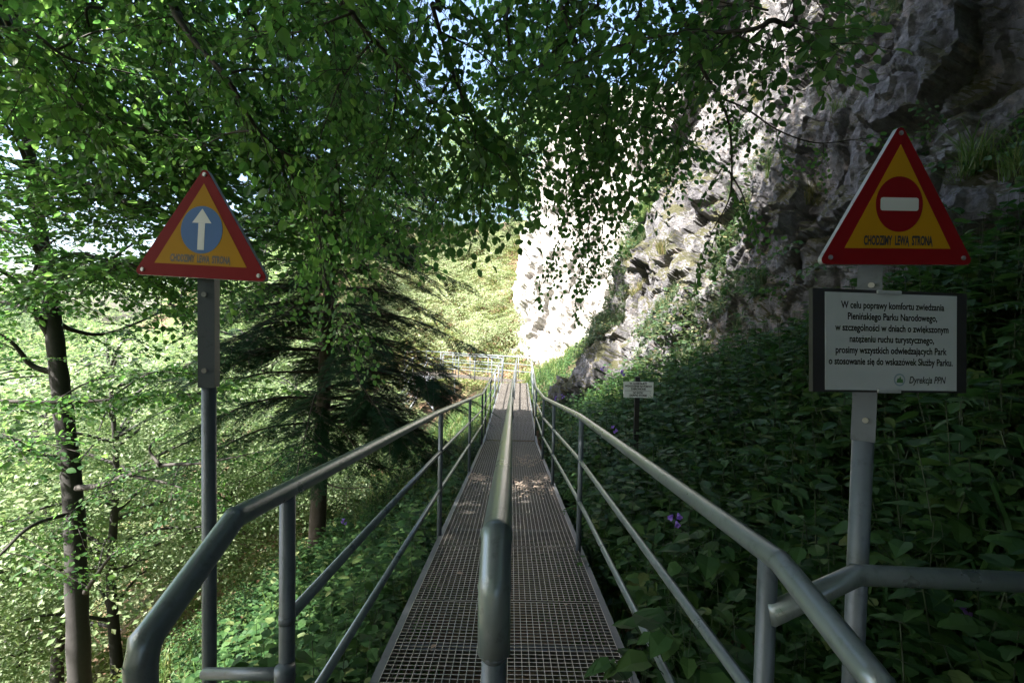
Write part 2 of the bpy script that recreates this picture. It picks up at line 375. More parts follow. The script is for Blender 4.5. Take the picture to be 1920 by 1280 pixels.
def mitre(p):
    p = [np.asarray(v, float) for v in p]; out = [p[0]]
    for i in range(1, len(p)-1):
        a, b = p[i]-p[i-1], p[i+1]-p[i]; k = min(.012, np.linalg.norm(a)*.4, np.linalg.norm(b)*.4); out += [p[i]-unit(a)*k, p[i], p[i]+unit(b)*k]
    return out+[p[-1]]
def railing(name, label, group, top, posts, mids=(.36, .70), r=.0245, rp=.021, rm=.0165, post_len=1.22, mid_range=None, mid_pts=None, mid_from=None):
    root = empty(name, top[0], label, 'railing', group)
    mb = MB(); tube(mb, mitre(top), r, 16)
    for b_, d_ in bends(top): tube(mb, [b_-d_*.003, b_+d_*.003], r*1.045, 16, False)
    mb.build('handrail', MT['rail'], root, True)
    T = np.asarray(mid_pts if mid_pts is not None else top, float)
    for m_ in mids:
        mb = MB(); tube(mb, T-np.array([0, 0, m_]), rm, 10); mb.build('lower_rail', MT['rail'], root, True)
    for p, ln in posts:
        mb = MB(); p = np.asarray(p, float); tube(mb, [p+[0, 0, -.005], p-[0, 0, ln/2], p-[0, 0, ln]], rp, 12)
        for m_ in mids:                       # weld collars
            if m_ < ln: tube(mb, [p-[0, 0, m_-.012], p-[0, 0, m_+.012]], rp*1.06, 12)
        mb.build('post', MT['post'], root, True)
    return root
def top_pt(x, y): return np.array([x+cx(y), y, fz(y)+1.1])
def on(top, y):
    t = np.asarray(top); return np.array([np.interp(y, t[:, 1], t[:, k]) for k in range(3)])
lb, l0 = P(440, 970, 1.07), P(264, 1212, .80)
LT = [lb, top_pt(-.62, 4), top_pt(-.625, 10.6), top_pt(-.62, 13.5), top_pt(-.56, 22.0)]
Lfull = [l0-[0, 0, 1.0], l0-[0, 0, .015], l0]+LT
Lfull = [l0-[0, 0, 1.0], l0-[0, 0, .03], l0+(lb-l0)*.04]+LT
LP = [(on(LT, y), 1.24) for y in (1.31, 4.25, 7.3, 10.5, 11.6, 13.6, 16, 18.6, 21.9)]
rl = railing('railing', 'left handrail of the footbridge with two lower rails, bending down at its near end', 'railings of the footbridge', Lfull, LP,
        mid_pts=[on(LT, 1.31)]+LT[1:])
rb, r0 = P(1462, 1052, 1.04), P(1655, 1292, .74)
RT = [rb, top_pt(.58, 4), top_pt(.58, 8.4), top_pt(.60, 12), top_pt(.78, 22.0)]
RP_ = [(on(RT, y), 1.24) for y in (1.07, 3.9, 6.4, 8.45, 11.5, 14.5, 18, 21.9)]
railing('railing', 'right handrail of the footbridge with leaves growing over its lower rails', 'railings of the footbridge',
        [r0-[0, 0, 1.0], r0-[0, 0, .03], r0+(rb-r0)*.04]+RT, RP_, mid_pts=[on(RT, 1.07)-[0, .9, 0.04], on(RT, 1.07)]+RT[1:])
cb, c0 = P(931, 1003, .86), P(927, 1108, .795)
CT = [cb, top_pt(-.012, 4), top_pt(0, 10.6), top_pt(.02, 13), top_pt(.09, 22.0)]
ce = P(926, 1222, .79)
CP_ = [(on(CT, y), 1.1) for y in (4.0, 7.2, 10.5, 13.5, 17, 21.9)]
rc = railing('railing', 'middle handrail parting the two lanes of the grating', 'railings of the footbridge',
        [ce, c0-[0, 0, .02], c0+(cb-c0)*.08]+CT, CP_, mids=(.5,), r=.0273, mid_pts=[on(CT, 1.0)]+CT[1:])
mb = MB(); tube(mb, [ce+[0, .0, .004], ce-[0, 0, .012]], [.0273, .019], 14); tube(mb, [ce-[0, 0, .004], ce-[0, 0, .5], ce-[0, 0, 1.1]], .0205, 14); mb.build('post', MT['post'], rc, True)
s0, s1, s2 = P(1443, 1152, 1.07), P(1606, 1077, 1.17), P(1925, 1091, 1.22)
railing('railing', 'short side railing branching to the right behind the sign post', 'railings of the footbridge', [s0, s1, s1+(s2-s1)*.04, s2+(s2-s1)*.9], [(s2+(s2-s1)*.8, 1.1)], mids=(.5,), mid_pts=[s1+[0, 0, 0], s2+(s2-s1)*.9])
# low bar tying the left sign post to the first rail post
root = empty('tie_bar', P(395, 1263, 1.46), 'short low bar between the left sign post and the first railing post', 'bar')
mb = MB(); tube(mb, [P(384, 1262, 1.45), P(534, 1263, 1.31)], .0165, 12); mb.build('bar', MT['post'], root, True)
mb = MB(); q = P(534, 1263, 1.31); tube(mb, [q+[0, 0, .02], q-[0, 0, .02]], .027, 14); mb.build('clamp', MT['post'], root, True)
# far rails of the turn
E0 = np.array([.85, 22.35, fz(22)+1.1]); E1 = np.array([.05, 23.6, fz(22)+1.1]); E2 = T0+td*4.3+tnv*-.62+[0, 0, 1.1]
ET = [top_pt(.78, 22.2), top_pt(.8, 22.9), T0+td*.2-tnv*.66+[0, 0, 1.1], T0+td*2-tnv*.66+[0, 0, 1.1], T0+td*4.3-tnv*.66+[0, 0, 1.1]]
railing('railing', 'bright far railing closing the end of the footbridge where it turns left', 'railings of the footbridge', ET, [(p, 1.2) for p in (ET[2], ET[2]+(ET[3]-ET[2])*.5, ET[3], (ET[3]+ET[4])/2, ET[4])])
IT = [top_pt(-.56, 22.0), T0+td*.9+tnv*.62+[0, 0, 1.1], T0+td*3.9+tnv*.62+[0, 0, 1.1]]
railing('railing', 'far inner railing between the turn and the platform beside the fir', 'railings of the footbridge', IT, [(p, 1.2) for p in (IT[1], (IT[1]*2+IT[2])/3, (IT[1]+IT[2]*2)/3, IT[2])])
# platform and stairs
pc = T0+td*5.3
pf = empty('platform', pc, 'far grating platform on thin braced legs beyond the fir branches', 'platform')
mb = MB(); fr = np.stack([td, tnv, [0, 0, 1.]], 1)
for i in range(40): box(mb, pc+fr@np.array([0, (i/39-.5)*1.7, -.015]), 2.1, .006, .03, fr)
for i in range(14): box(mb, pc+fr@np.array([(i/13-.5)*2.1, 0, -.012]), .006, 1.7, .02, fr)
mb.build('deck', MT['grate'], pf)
mb = MB()
for a, b in ((-1.05, 0), (1.05, 0)): box(mb, pc+fr@np.array([a, b, -.11]), .06, 1.8, .14, fr)
for a, b in ((0, -.88), (0, .88)): box(mb, pc+fr@np.array([a, b, -.11]), 2.04, .06, .14, fr)
mb.build('deck_frame', MT['alu'], pf)
for a in (-1, 1):
    for b in (-.85, .85):
        mb = MB(); p = pc+fr@np.array([a, b, -.18]); tube(mb, [p, p-[0, 0, 3.2]], .045, 8); mb.build('leg', MT['alu'], pf)
mb = MB()
for a, b in (((-1, .85), (1, .85)), ((1, .85), (1, -.85))):
    p = pc+fr@np.array([*a, -.2]); q = pc+fr@np.array([*b, -1.7]); tube(mb, [p, q], .025, 6)
    p = pc+fr@np.array([*b, -.2]); q = pc+fr@np.array([*a, -1.7]); tube(mb, [p, q], .025, 6)
mb.build('brace', MT['alu'], pf)
PT = [pc+fr@np.array(v) for v in ((-1.05, -.85, 1.1), (1.05, -.85, 1.1), (1.05, .85, 1.1))]
railing('railing', 'railing round the outer edge of the far platform', 'railings of the footbridge', PT, [(p, 1.15) for p in PT+[(PT[0]+PT[1])/2]])
st0 = pc+fr@np.array([-.2, .9, -.1]); sd = unit(np.array([-.45, -1.0, 0])); sn = np.array([-sd[1], sd[0], 0])
sr = empty('staircase', st0, 'pale open steel stairs leading down from the far platform', 'stairs')
for s in (-.5, .5):
    mb = MB(); a, b = st0+sn*s, st0+sn*s+sd*2.3-np.array([0, 0, 2.0]); box(mb, (a+b)/2, np.linalg.norm(b-a), .05, .18, frame(b-a)); mb.build('stringer', MT['alu'], sr)
    mb = MB(); u = np.array([0, 0, 1.0]); tube(mb, [a+u, b+u], .022, 8)
    for t in (0.03, .5, .97): tube(mb, [a+(b-a)*t, a+(b-a)*t+u], .018, 8)
    mb.build('stair_rail', MT['alu'], sr)
for i in range(9):
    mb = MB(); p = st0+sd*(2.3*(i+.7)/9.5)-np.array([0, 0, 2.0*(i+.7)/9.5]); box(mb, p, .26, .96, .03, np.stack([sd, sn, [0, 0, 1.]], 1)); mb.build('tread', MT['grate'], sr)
# ---------------------------------------------------------------- lettering
def text_tris(s, bold=0., shear=0., size=1.0):
    c = bpy.data.curves.new('lettering', 'FONT'); c.body = s; c.size = size; c.offset = bold; c.shear = shear; c.resolution_u = 4; c.align_x = 'LEFT'
    o = bpy.data.objects.new('lettering', c); COL.objects.link(o)
    dg = bpy.context.evaluated_depsgraph_get(); me = bpy.data.meshes.new_from_object(o.evaluated_get(dg)); me.calc_loop_triangles()
    V = np.zeros(len(me.vertices)*3); me.vertices.foreach_get('co', V); T = np.zeros(len(me.loop_triangles)*3, np.int32); me.loop_triangles.foreach_get('vertices', T)
    bpy.data.objects.remove(o); bpy.data.curves.remove(c); bpy.data.meshes.remove(me)
    return V.reshape(-1, 3)[:, :2], T.reshape(-1, 3)
POL = {'ę': ('e', 'o'), 'ą': ('a', 'o'), 'Ą': ('A', 'o'), 'ż': ('z', 'd'), 'ń': ('n', 'a'), 'ó': ('o', 'a'), 'ś': ('s', 'a'), 'ł': ('l', 's')}
def put_text(mb, s, to3, cxy, width, cap, c, bold=.02, shear=0., align='C'):
    base = ''.join(POL[k][0] if k in POL else k for k in s); V, T = text_tris(base, bold, shear); capV, _ = text_tris('H', bold); ch = capV[:, 1].max(); xh = text_tris('x', bold)[0][:, 1].max()
    Vs, Ts, n = [V], [T], len(V)
    for i, k in enumerate(s):             # the strokes, dots and tails of the Polish letters
        if k not in POL: continue
        x1 = text_tris(base[:i+1], bold)[0][:, 0].max(); x0 = text_tris(base[:i].rstrip(), bold)[0][:, 0].max() if i else 0
        if i and base[i-1] == ' ': x0 = x1-.42
        m_ = (x0+x1)/2+.02; t = POL[k][1]
        if t == 'a': q = [(m_-.045, xh+.07), (m_+.045, xh+.07), (m_+.12, xh+.22), (m_+.01, xh+.22)]
        elif t == 'd': q = [(m_-.055, xh+.08), (m_+.055, xh+.08), (m_+.055, xh+.19), (m_-.055, xh+.19)]
        elif t == 's': q = [(m_-.11, .24), (m_-.11, .33), (m_+.13, .46), (m_+.13, .37)]
        else: q = [(x1-.15, .02), (x1-.20, -.12), (x1-.03, -.20), (x1-.06, .02)] if k == 'Ą' else [(m_+.02, .02), (m_-.04, -.11), (m_+.12, -.19), (m_+.10, .02)]
        Vs.append(np.array(q)); Ts.append(np.array([(0, 1, 2), (0, 2, 3)])+n); n += 4
    w0, w1 = V[:, 0].min(), V[:, 0].max(); V = np.concatenate(Vs); T = np.concatenate(Ts)
    x = (V[:, 0]-(w0+w1)/2)*width/(w1-w0)+cxy[0]; y = V[:, 1]*cap/ch+cxy[1]
    mb.add([to3(a, b, c) for a, b in zip(x, y)], None, T)
def round_poly(pts, r, n=6):
    out = []; m_ = len(pts)
    for i in range(m_):
        p = np.array(pts[i], float); a = unit(np.array(pts[i-1])-p); b = unit(np.array(pts[(i+1) % m_])-p)
        h = math.acos(np.clip(a@b, -1, 1))/2; c = p+unit(a+b)*r/math.sin(h); s = p+a*r/math.tan(h); e = p+b*r/math.tan(h)
        a0 = math.atan2(*(s-c)[::-1]); a1 = math.atan2(*(e-c)[::-1]); da = (a1-a0+math.pi) % (2*math.pi)-math.pi
        for t in np.linspace(0, 1, n): out.append((c[0]+r*math.cos(a0+da*t), c[1]+r*math.sin(a0+da*t)))
    return out
def plane_map(BL, BR, TOP):           # a: metres along base, b: metres up the middle, c: metres towards the viewer
    O = (BL+BR)/2; U = unit(BR-BL); Wv = unit(TOP-O); Nn = unit(np.cross(U, Wv))
    return (lambda a, b, c: O+U*a+Wv*b+Nn*c), np.linalg.norm(BR-BL), np.linalg.norm(TOP-O)
def circle(r, n=40, c=(0, 0), sy=1.): return [(c[0]+r*math.cos(2*math.pi*i/n), c[1]+sy*r*math.sin(2*math.pi*i/n)) for i in range(n)]
def tri_panel(root, BL, BR, TOP, kind):
    to3, w, h = plane_map(BL, BR, TOP)
    pl = MB(); outl = round_poly([(-w/2, 0), (w/2, 0), (0, h)], .013); prism(pl, outl, to3, -.013, 0)
    pn = pl.build('triangle_panel', MT['alu'], root)
    e = .004; full = [(a*.997, b*.997+.0005) for a, b in outl]
    q = MB(); prism(q, full, to3, 0, .0012); q.build('border', MT['red'], pn)
    i0 = .128*w; yl = .128*w*.86
    q = MB(); hb = w/2-.162*w; prism(q, [(-hb, .115*h), (hb, .115*h), (0, .845*h)], to3, .0012, .0020); q.build('yellow_field', MT['yellow'], pn)
    cy_ = .43*h if kind == 'arrow' else .425*h; r = .152*w if kind == 'arrow' else .150*w
    q = MB(); prism(q, circle(r, 48, (0, cy_), 1.08 if kind != 'arrow' else 1.05), to3, .0020, .0027); q.build('disc', MT['blue' if kind == 'arrow' else 'red'], pn)
    q = MB()
    if kind == 'arrow':
        sw, hw = .024*w, .070*w; b0, b1, b2 = cy_-.135*w, cy_+.045*w, cy_+.142*w
        prism(q, [(-sw, b0), (sw, b0), (sw, b1), (-sw, b1)], to3, .0027, .0033); prism(q, [(-hw, b1+.0004), (hw, b1+.0004), (0, b2)], to3, .0027, .0033)
        q.build('arrow', MT['white'], pn)
    else:
        prism(q, round_poly([(-.121*w, cy_-.038*w), (.121*w, cy_-.038*w), (.121*w, cy_+.038*w), (-.121*w, cy_+.038*w)], .006, 3), to3, .0027, .0033); q.build('bar', MT['white'], pn)
    q = MB(); put_text(q, 'CHODZIMY  LEWĄ  STRONĄ', to3, (0, .140*h), .44*w, .064*h, .0024, .042); q.build('lettering', MT['ink'], pn)
    for a, b in ((0, h*.925), (-w*.425, h*.05), (w*.425, h*.05)):
        q = MB(); prism(q, circle(.0062, 14, (a, b)), to3, .0012, .0035); prism(q, circle(.0042, 14, (a, b)), to3, .0035, .0052); q.build('bolt', MT['bolt'], pn)
    return to3, w, h
# left sign post
dl = 1.45
tp = P(385, 500, dl); bt = P(386, 1262, dl+.0); bt = np.array([tp[0], tp[1], bt[2]-.75])
BL, BR, TP = P(249, 514, 1.455), P(505, 529, 1.405), P(385, 312, 1.43)
sg = empty('direction_sign', (tp[0], tp[1], bt[2]), 'triangular sign with white up arrow on a blue disc on the left post', 'sign')
to3, w, h = tri_panel(sg, BL, BR, TP, 'arrow')
mid = to3(0, 0, 0); pu = np.array([0, 0, 1.]); ax_ = np.array([mid[0]-.002, mid[1]+.045, 0]); yaw = R_(14)
F2 = np.array([[math.cos(yaw), -math.sin(yaw), 0], [math.sin(yaw), math.cos(yaw), 0], [0, 0, 1.]])
zt = mid[2]+h*.55; zm = P(385, 728, dl)[2]
q = MB(); box(q, (ax_[0], ax_[1], (zt+zm)/2), .046, .046, zt-zm, F2); q.build('sleeve', MT['sleeve'], sg)
q = MB(); tube(q, [(ax_[0], ax_[1], zm+.02), (ax_[0], ax_[1], bt[2])], .0205, 16); q.build('pole', MT['post'], sg, True)
for py in (552, 695):
    p = np.array([ax_[0], ax_[1], P(378, py, dl)[2]])+F2@np.array([-.004, -.0225, 0]); q = MB(); tube(q, [p, p+F2@np.array([0, -.007, 0])], .0075, 12); q.build('bolt', MT['bolt'], sg)
# right sign post
dr = 1.32
BL, BR, TP = P(1533, 496, 1.255), P(1826, 497, 1.30), P(1689, 230, 1.275)
b0 = P(1660, 500, dr)
sg = empty('no_entry_sign', (b0[0], b0[1], b0[2]-1.75), 'triangular no entry sign above a white notice board on the right post', 'sign')
to3, w, h = tri_panel(sg, BL, BR, TP, 'bar')
mid = to3(-.018, 0, -.02); ax_ = np.array([mid[0], mid[1]+.05, 0]); yaw = R_(-38)
F2 = np.array([[math.cos(yaw), -math.sin(yaw), 0], [math.sin(yaw), math.cos(yaw), 0], [0, 0, 1.]])
zt = mid[2]+h*.5; zm = P(1650, 830, dr)[2]
q = MB(); box(q, (ax_[0], ax_[1], (zt+zm)/2), .056, .056, zt-zm, F2); q.build('sleeve', MT['sleeve'], sg)
q = MB(); tube(q, [(ax_[0], ax_[1], zm+.03), (ax_[0], ax_[1], zm-1.6)], .0262, 18); q.build('pole', MT['post'], sg, True)
for py in (535, 790):
    p = np.array([ax_[0], ax_[1], P(1660, py, dr)[2]])+F2@np.array([.004, -.0275, 0]); q = MB(); tube(q, [p, p+F2@np.array([0, -.007, 0])], .0075, 12); q.build('bolt', MT['bolt'], sg)
db = 1.27
bmap, bw, bh = plane_map(P(1524, 734, db-.02), P(1812, 737, db+.03), P(1671, 545, db))
q = MB(); prism(q, [(-bw/2, 0), (bw/2, 0), (bw/2, bh), (-bw/2, bh)], bmap, -.014, 0); bd = q.build('notice_board', MT['black'], sg); bd['label'] = 'white notice board of six printed lines in a black frame'
pxm = bw/288.; pym = bh/190.
wx0, wx1, wy0, wy1 = -bw/2+22*pxm, bw/2-20*pxm, 4*pym, bh-6*pym
q = MB(); prism(q, [(wx0, wy0), (wx1, wy0), (wx1, wy1), (wx0, wy1)], bmap, 0, .0012); q.build('notice_sheet', MT['board'], bd)
q = MB(); wcx = (wx0+wx1)/2
lines = ['W celu poprawy komfortu zwiedzania', 'Pienińskiego Parku Narodowego,', 'w szczególności w dniach o zwiększonym', 'natężeniu ruchu turystycznego,', 'prosimy wszystkich odwiedzających Park', 'o stosowanie się do wskazówek Służby Parku.']
for i, (s, wd) in enumerate(zip(lines, (193, 167, 212, 158, 208, 232))):
    put_text(q, s, bmap, (wcx+(2-i*.6)*pxm, bh-(34.5+20.8*i)*pym), wd*pxm, 11.5*pxm, .0016, .027)
put_text(q, 'Dyrekcja PPN', bmap, (wx1-56*pxm, bh-172*pym), 70*pxm, 11.5*pxm, .0016, .018, .25); q.build('lettering', MT['ink'], bd)
cc = (wx1-109*pxm, bh-166*pym)
q = MB(); prism(q, circle(10.5*pxm, 28, cc), bmap, .0012, .0016); em = q.build('crest', MT['crest'], bd)
q = MB(); prism(q, circle(8.3*pxm, 24, cc), bmap, .0016, .0019); q.build('crest_field', MT['board'], em)
q = MB(); k_ = pxm; prism(q, [(cc[0]-6.5*k_, cc[1]-5*k_), (cc[0]+6.5*k_, cc[1]-5*k_), (cc[0]+5.5*k_, cc[1]+1.5*k_), (cc[0]+3*k_, cc[1]+1*k_), (cc[0]+1*k_, cc[1]+6*k_), (cc[0]-2*k_, cc[1]+1.5*k_), (cc[0]-4*k_, cc[1]+3*k_)], bmap, .0019, .0022); q.build('crest_hills', MT['crestg'], em)
for b, wd in ((bh-3.5*pym, 44), (2.5*pym, 42)):
    q = MB(); prism(q, round_poly([(-wd/2*pxm-6*pxm, b-3*pxm), (wd/2*pxm-6*pxm, b-3*pxm), (wd/2*pxm-6*pxm, b+3*pxm), (-wd/2*pxm-6*pxm, b+3*pxm)], 1.5*pxm, 3), bmap, .0012, .006); q.build('clip', MT['alu'], bd)
# small storm sign in the bank
ds = 5.5
pb = P(1196, 836, ds)
sg = empty('storm_sign', pb-[0, 0, .15], 'small white plate on a black stake in the bank saying no entry during storm', 'sign')
q = MB(); pt = P(1196.5, 707, ds); box(q, ((pt[0]+pb[0])/2, pb[1]+.075, (pt[2]+pb[2])/2-.1), .052, .04, pt[2]-pb[2]+.2); q.build('stake', MT['woodpost'], sg)
smap, sw_, sh_ = plane_map(P(1169, 744.5, ds-.02), P(1225, 746, ds), P(1197.5, 715.5, ds-.01))
q = MB(); prism(q, [(-sw_/2, 0), (sw_/2, 0), (sw_/2, sh_), (-sw_/2, sh_)], smap, -.006, 0); sp = q.build('plate', MT['plate'], sg)
q = MB(); u_ = sw_/56.
for s, wd, y in (('W CZASIE BURZY', 33, 24.2), ('WCHODZENIE NA POMOST', 51, 19.3), ('ZABRONIONE!', 28, 14.3), ('NO ENTRY', 19, 7.2), ('DURING STORM!', 32, 2.4)):
    put_text(q, s, smap, (-.5*u_, y*u_), wd*u_, 3.6*u_, .002, .035)
prism(q, [(-26*u_, 12.2*u_), (24*u_, 12.2*u_), (24*u_, 12.7*u_), (-26*u_, 12.7*u_)], smap, .0005, .002); q.build('lettering', MT['ink'], sp)
q = MB()
for a, b, r in ((21.5, 10.2, .55), (22.5, 8.8, .6), (21, 5, .5), (22.6, 4.2, .6), (19, 2, .7), (22, 2.2, .6), (24.6, 1.8, .8)): prism(q, circle(r*u_, 8, (a*u_, b*u_)), smap, .0005, .0015)
q.build('stain', MT['beam'], sp)
# ---------------------------------------------------------------- vegetation templates
NQ = np.zeros((0, 4), int); NT = np.zeros((0, 3), int)
def leaf_tmpl(kind):
    if kind == 'beech':          # ovate, folded along the midrib, tip drooping
        m_ = [(0, 0, 0), (.5, 0, -.02), (1, 0, -.1)]; l = [(.12, .24, .05), (.46, .37, .07), (.82, .21, .0)]
    elif kind == 'broad':        # heart-shaped large leaf
        m_ = [(0, 0, 0), (.5, 0, -.03), (1, 0, -.22)]; l = [(.0, .30, .08), (.38, .46, .08), (.80, .22, -.06)]
    elif kind == 'tooth':        # nettle-like, toothed edge
        n = 7; m_ = [(i/(n-1), 0, -.14*(i/(n-1))**2) for i in range(n)]; l = []
        for i in range(n):
            t = i/(n-1); w = .30*math.sin(math.pi*min(1, t*.92+.08)**.75)*(1 if i % 2 == 0 else 1.22)
            l.append((t*.98+(.03 if i % 2 else -.02), max(w, .004), .06*math.sin(math.pi*t)-.14*t*t))
        V = np.array(m_+l+[(a, -b, c) for a, b, c in l]); Q = []
        for i in range(n-1): Q += [(i, i+1, n+i+1, n+i), (i+1, i, 2*n+i, 2*n+i+1)]
        return V, np.array(Q), NT
    elif kind == 'far': return np.array([(0, 0, 0), (.5, .34, .06), (1, 0, -.06), (.5, -.34, .06)]), np.array([(0, 3, 2, 1)]), NT
    elif kind == 'lance': return np.array([(0, 0, 0), (.35, .13, .03), (1, 0, -.2), (.35, -.13, .03)]), np.array([(0, 3, 2, 1)]), NT
    if kind == 'beech':
        m_ = [(0, 0, 0), (.33, 0, -.01), (.68, 0, -.04), (1, 0, -.11)]; l = [(.08, .19, .04), (.32, .35, .07), (.64, .32, .04), (.87, .15, -.03)]
        V = np.array(m_+l+[(a, -b, c) for a, b, c in l]); return V, np.array([(0, 1, 5, 4), (1, 2, 6, 5), (2, 3, 7, 6), (1, 0, 8, 9), (2, 1, 9, 10), (3, 2, 10, 11)]), NT
    V = np.array(m_+l+[(a, -b, c) for a, b, c in l])
    return V, np.array([(0, 1, 4, 3), (1, 2, 5, 4), (1, 0, 6, 7), (2, 1, 7, 8)]), NT
LT_ = {k: leaf_tmpl(k) for k in ('beech', 'broad', 'tooth', 'far', 'lance')}
def rot(ax, a): return np.array(Matrix.Rotation(a, 3, Vector(ax)))
def spray_template(seed, L=1.0, leaf=.07, tgap=.075, lgap=.045, kind='beech', wide=.42, droop=.22, wood=True, k=3, tj=.30, xz=-.25):
    r = np.random.default_rng(seed); ms = []; wd = MB()
    n = 9; t = np.linspace(0, 1, n); wob = np.cumsum(r.normal(0, .012, n))
    ax = np.stack([t*L, wob*L, -droop*L*t*t], 1)
    if wood: tube(wd, ax, np.linspace(.008, .0025, n)*max(L, .5), k, False)
    side = 1; s = .10*L
    def at(s_): u = s_/L; return np.array([np.interp(u, t, ax[:, j]) for j in range(3)])
    while s < L*.97:
        side = -side; u = s/L; tl_ = wide*L*math.sin(math.pi*min(1, .16+u*.80))**.8*r.uniform(.65, 1.1); a = side*R_(r.uniform(42, 62))
        d = np.array([math.cos(a), math.sin(a), r.normal(-.08, .14)]); p0 = at(s); m_ = max(2, int(tl_/lgap))
        q = np.array([p0+d*tl_*v+np.array([.25*tl_*v*v, 0, -.22*tl_*v*v]) for v in np.linspace(0, 1, 5)])
        if wood: tube(wd, q, np.linspace(.0038, .0018, 5), 3, False)
        for j in range(m_+1):
            v = (j+.4)/(m_+.4) if j < m_ else 1.0
            if r.random() < .06: continue
            p = np.array([np.interp(v, np.linspace(0, 1, 5), q[:, c]) for c in range(3)])
            b = a+((1 if j % 2 else -1)*R_(r.uniform(35, 65)) if j < m_ else 0)
            x = np.array([math.cos(b), math.sin(b), r.normal(xz, .28)]); up = np.array([r.normal(0, tj), r.normal(0, tj), 1.0])
            ms.append((frame(x, up)*leaf*r.uniform(.62, 1.15), p))
        s += tgap*r.uniform(.7, 1.3)
    lf = MB(); lf.many(*LT_[kind], ms)
    cat = lambda b: (np.concatenate(b.V) if b.V else np.zeros((0, 3)), np.concatenate(b.Q) if b.Q else NQ, np.concatenate(b.T) if b.T else NT)
    return cat(lf), cat(wd)
SPN = [spray_template(i, .9, .115, .12, .075, tj=.6, xz=-.45) for i in range(4)]                       # near beech
SPM = [spray_template(10+i, 1.25, .095, .115, .066, wide=.40, tj=.45, xz=-.3) for i in range(3)]          # middle distance
SPF = [spray_template(20+i, 1.6, .14, .15, .09, 'far', .42, .25, wood=False) for i in range(3)]   # far trees
SPS = [spray_template(40+i, 1.7, .19, .15, .10, 'far', .45, .2, wood=False) for i in range(2)]
def fir_spray(seed, L=1.0):
    r = np.random.default_rng(seed); ms = []; wd = MB(); ax = np.array([(t*L, 0, -.16*L*t*t+.10*L*max(0, t-.7)) for t in np.linspace(0, 1, 8)])
    tube(wd, ax, np.linspace(.010, .003, 8), 4, False)
    bl = []; n = 12
    for i in range(n):           # a needle comb: narrow teeth both sides of a twig
        t = i/n; w = .13*(1-.5*t)
        bl.append([(t, 0, 0), (t+.07, 0, 0), (t+.13, w, .015)]); bl.append([(t, 0, 0), (t+.13, -w, .015), (t+.07, 0, 0)])
    V = np.array(bl).reshape(-1, 3); T = np.arange(len(V)).reshape(-1, 3)
    s = .06
    side = 1
    while s < 1:
        side = -side; p = np.array([np.interp(s, np.linspace(0, 1, 8), ax[:, c]) for c in range(3)])
        tl_ = .34*L*(1-s)**.7+.07*L; tl_ *= r.uniform(.7, 1.15); a = side*R_(r.uniform(42, 58))
        x = np.array([math.cos(a), math.sin(a), r.normal(-.12, .08)])
        ms.append((frame(x, (r.normal(0, .15), r.normal(0, .15), 1))*np.array([tl_, .28, .28])[None, :], p))
        if tl_ > .16:
            for v in (.35, .55, .75):
                for sd_ in (-1, 1):
                    b = a+sd_*R_(48); ms.append((frame(np.array([math.cos(b), math.sin(b), -.1]), (0, 0, 1))*np.array([tl_*.42*(1.2-v), .26, .26])[None, :], p+x*tl_*v))
        s += .052*r.uniform(.8, 1.2)
    ms.append((frame((1, 0, -.1))*np.array([.15, .28, .28])[None, :], ax[-1]))
    lf = MB(); lf.many(V, NQ, T, ms)
    cat = lambda b: (np.concatenate(b.V), np.concatenate(b.Q) if b.Q else NQ, np.concatenate(b.T) if b.T else NT)
    return cat(lf), cat(wd)
SPX = [fir_spray(i, 1.0) for i in range(3)]
def put_sprays(lf, wd, temps, ms, r):
    pick = r.integers(0, len(temps), len(ms))
    for k in range(len(temps)):
        sel = [m_ for m_, q in zip(ms, pick) if q == k]
        lf.many(*temps[k][0], sel)
        if wd is not None and len(temps[k][1][0]): wd.many(*temps[k][1], sel)
def limb_sprays(path, r, gap, size, t0=.15, droop=-.25, spread=.8, both=True, upj=.35, tip=True):
    seg = np.concatenate([[0], np.cumsum(np.linalg.norm(np.diff(path, axis=0), axis=1))]); L = seg[-1]; ms = []; s = t0*L; sd = 1
    while s < L:
        p = np.array([np.interp(s, seg, path[:, c]) for c in range(3)]); i = min(np.searchsorted(seg, s), len(path)-1); d = unit(path[i]-path[i-1])
        side = unit(np.cross(d, [0, 0, 1])+1e-6); sd = -sd
        x = d*r.uniform(.25, .75)+side*sd*spread*r.uniform(.5, 1.2)+np.array([0, 0, droop+r.normal(0, .22)])
        sc = size*r.uniform(.55, 1.15)
        ms.append((frame(x, (r.normal(0, upj), r.normal(0, upj), 1))*sc, p)); s += gap*r.uniform(.6, 1.4)
    if tip: ms.append((frame(path[-1]-path[-2]+np.array([0, 0, -.0]), (r.normal(0, upj), r.normal(0, upj), 1))*size, path[-1]))
    return ms
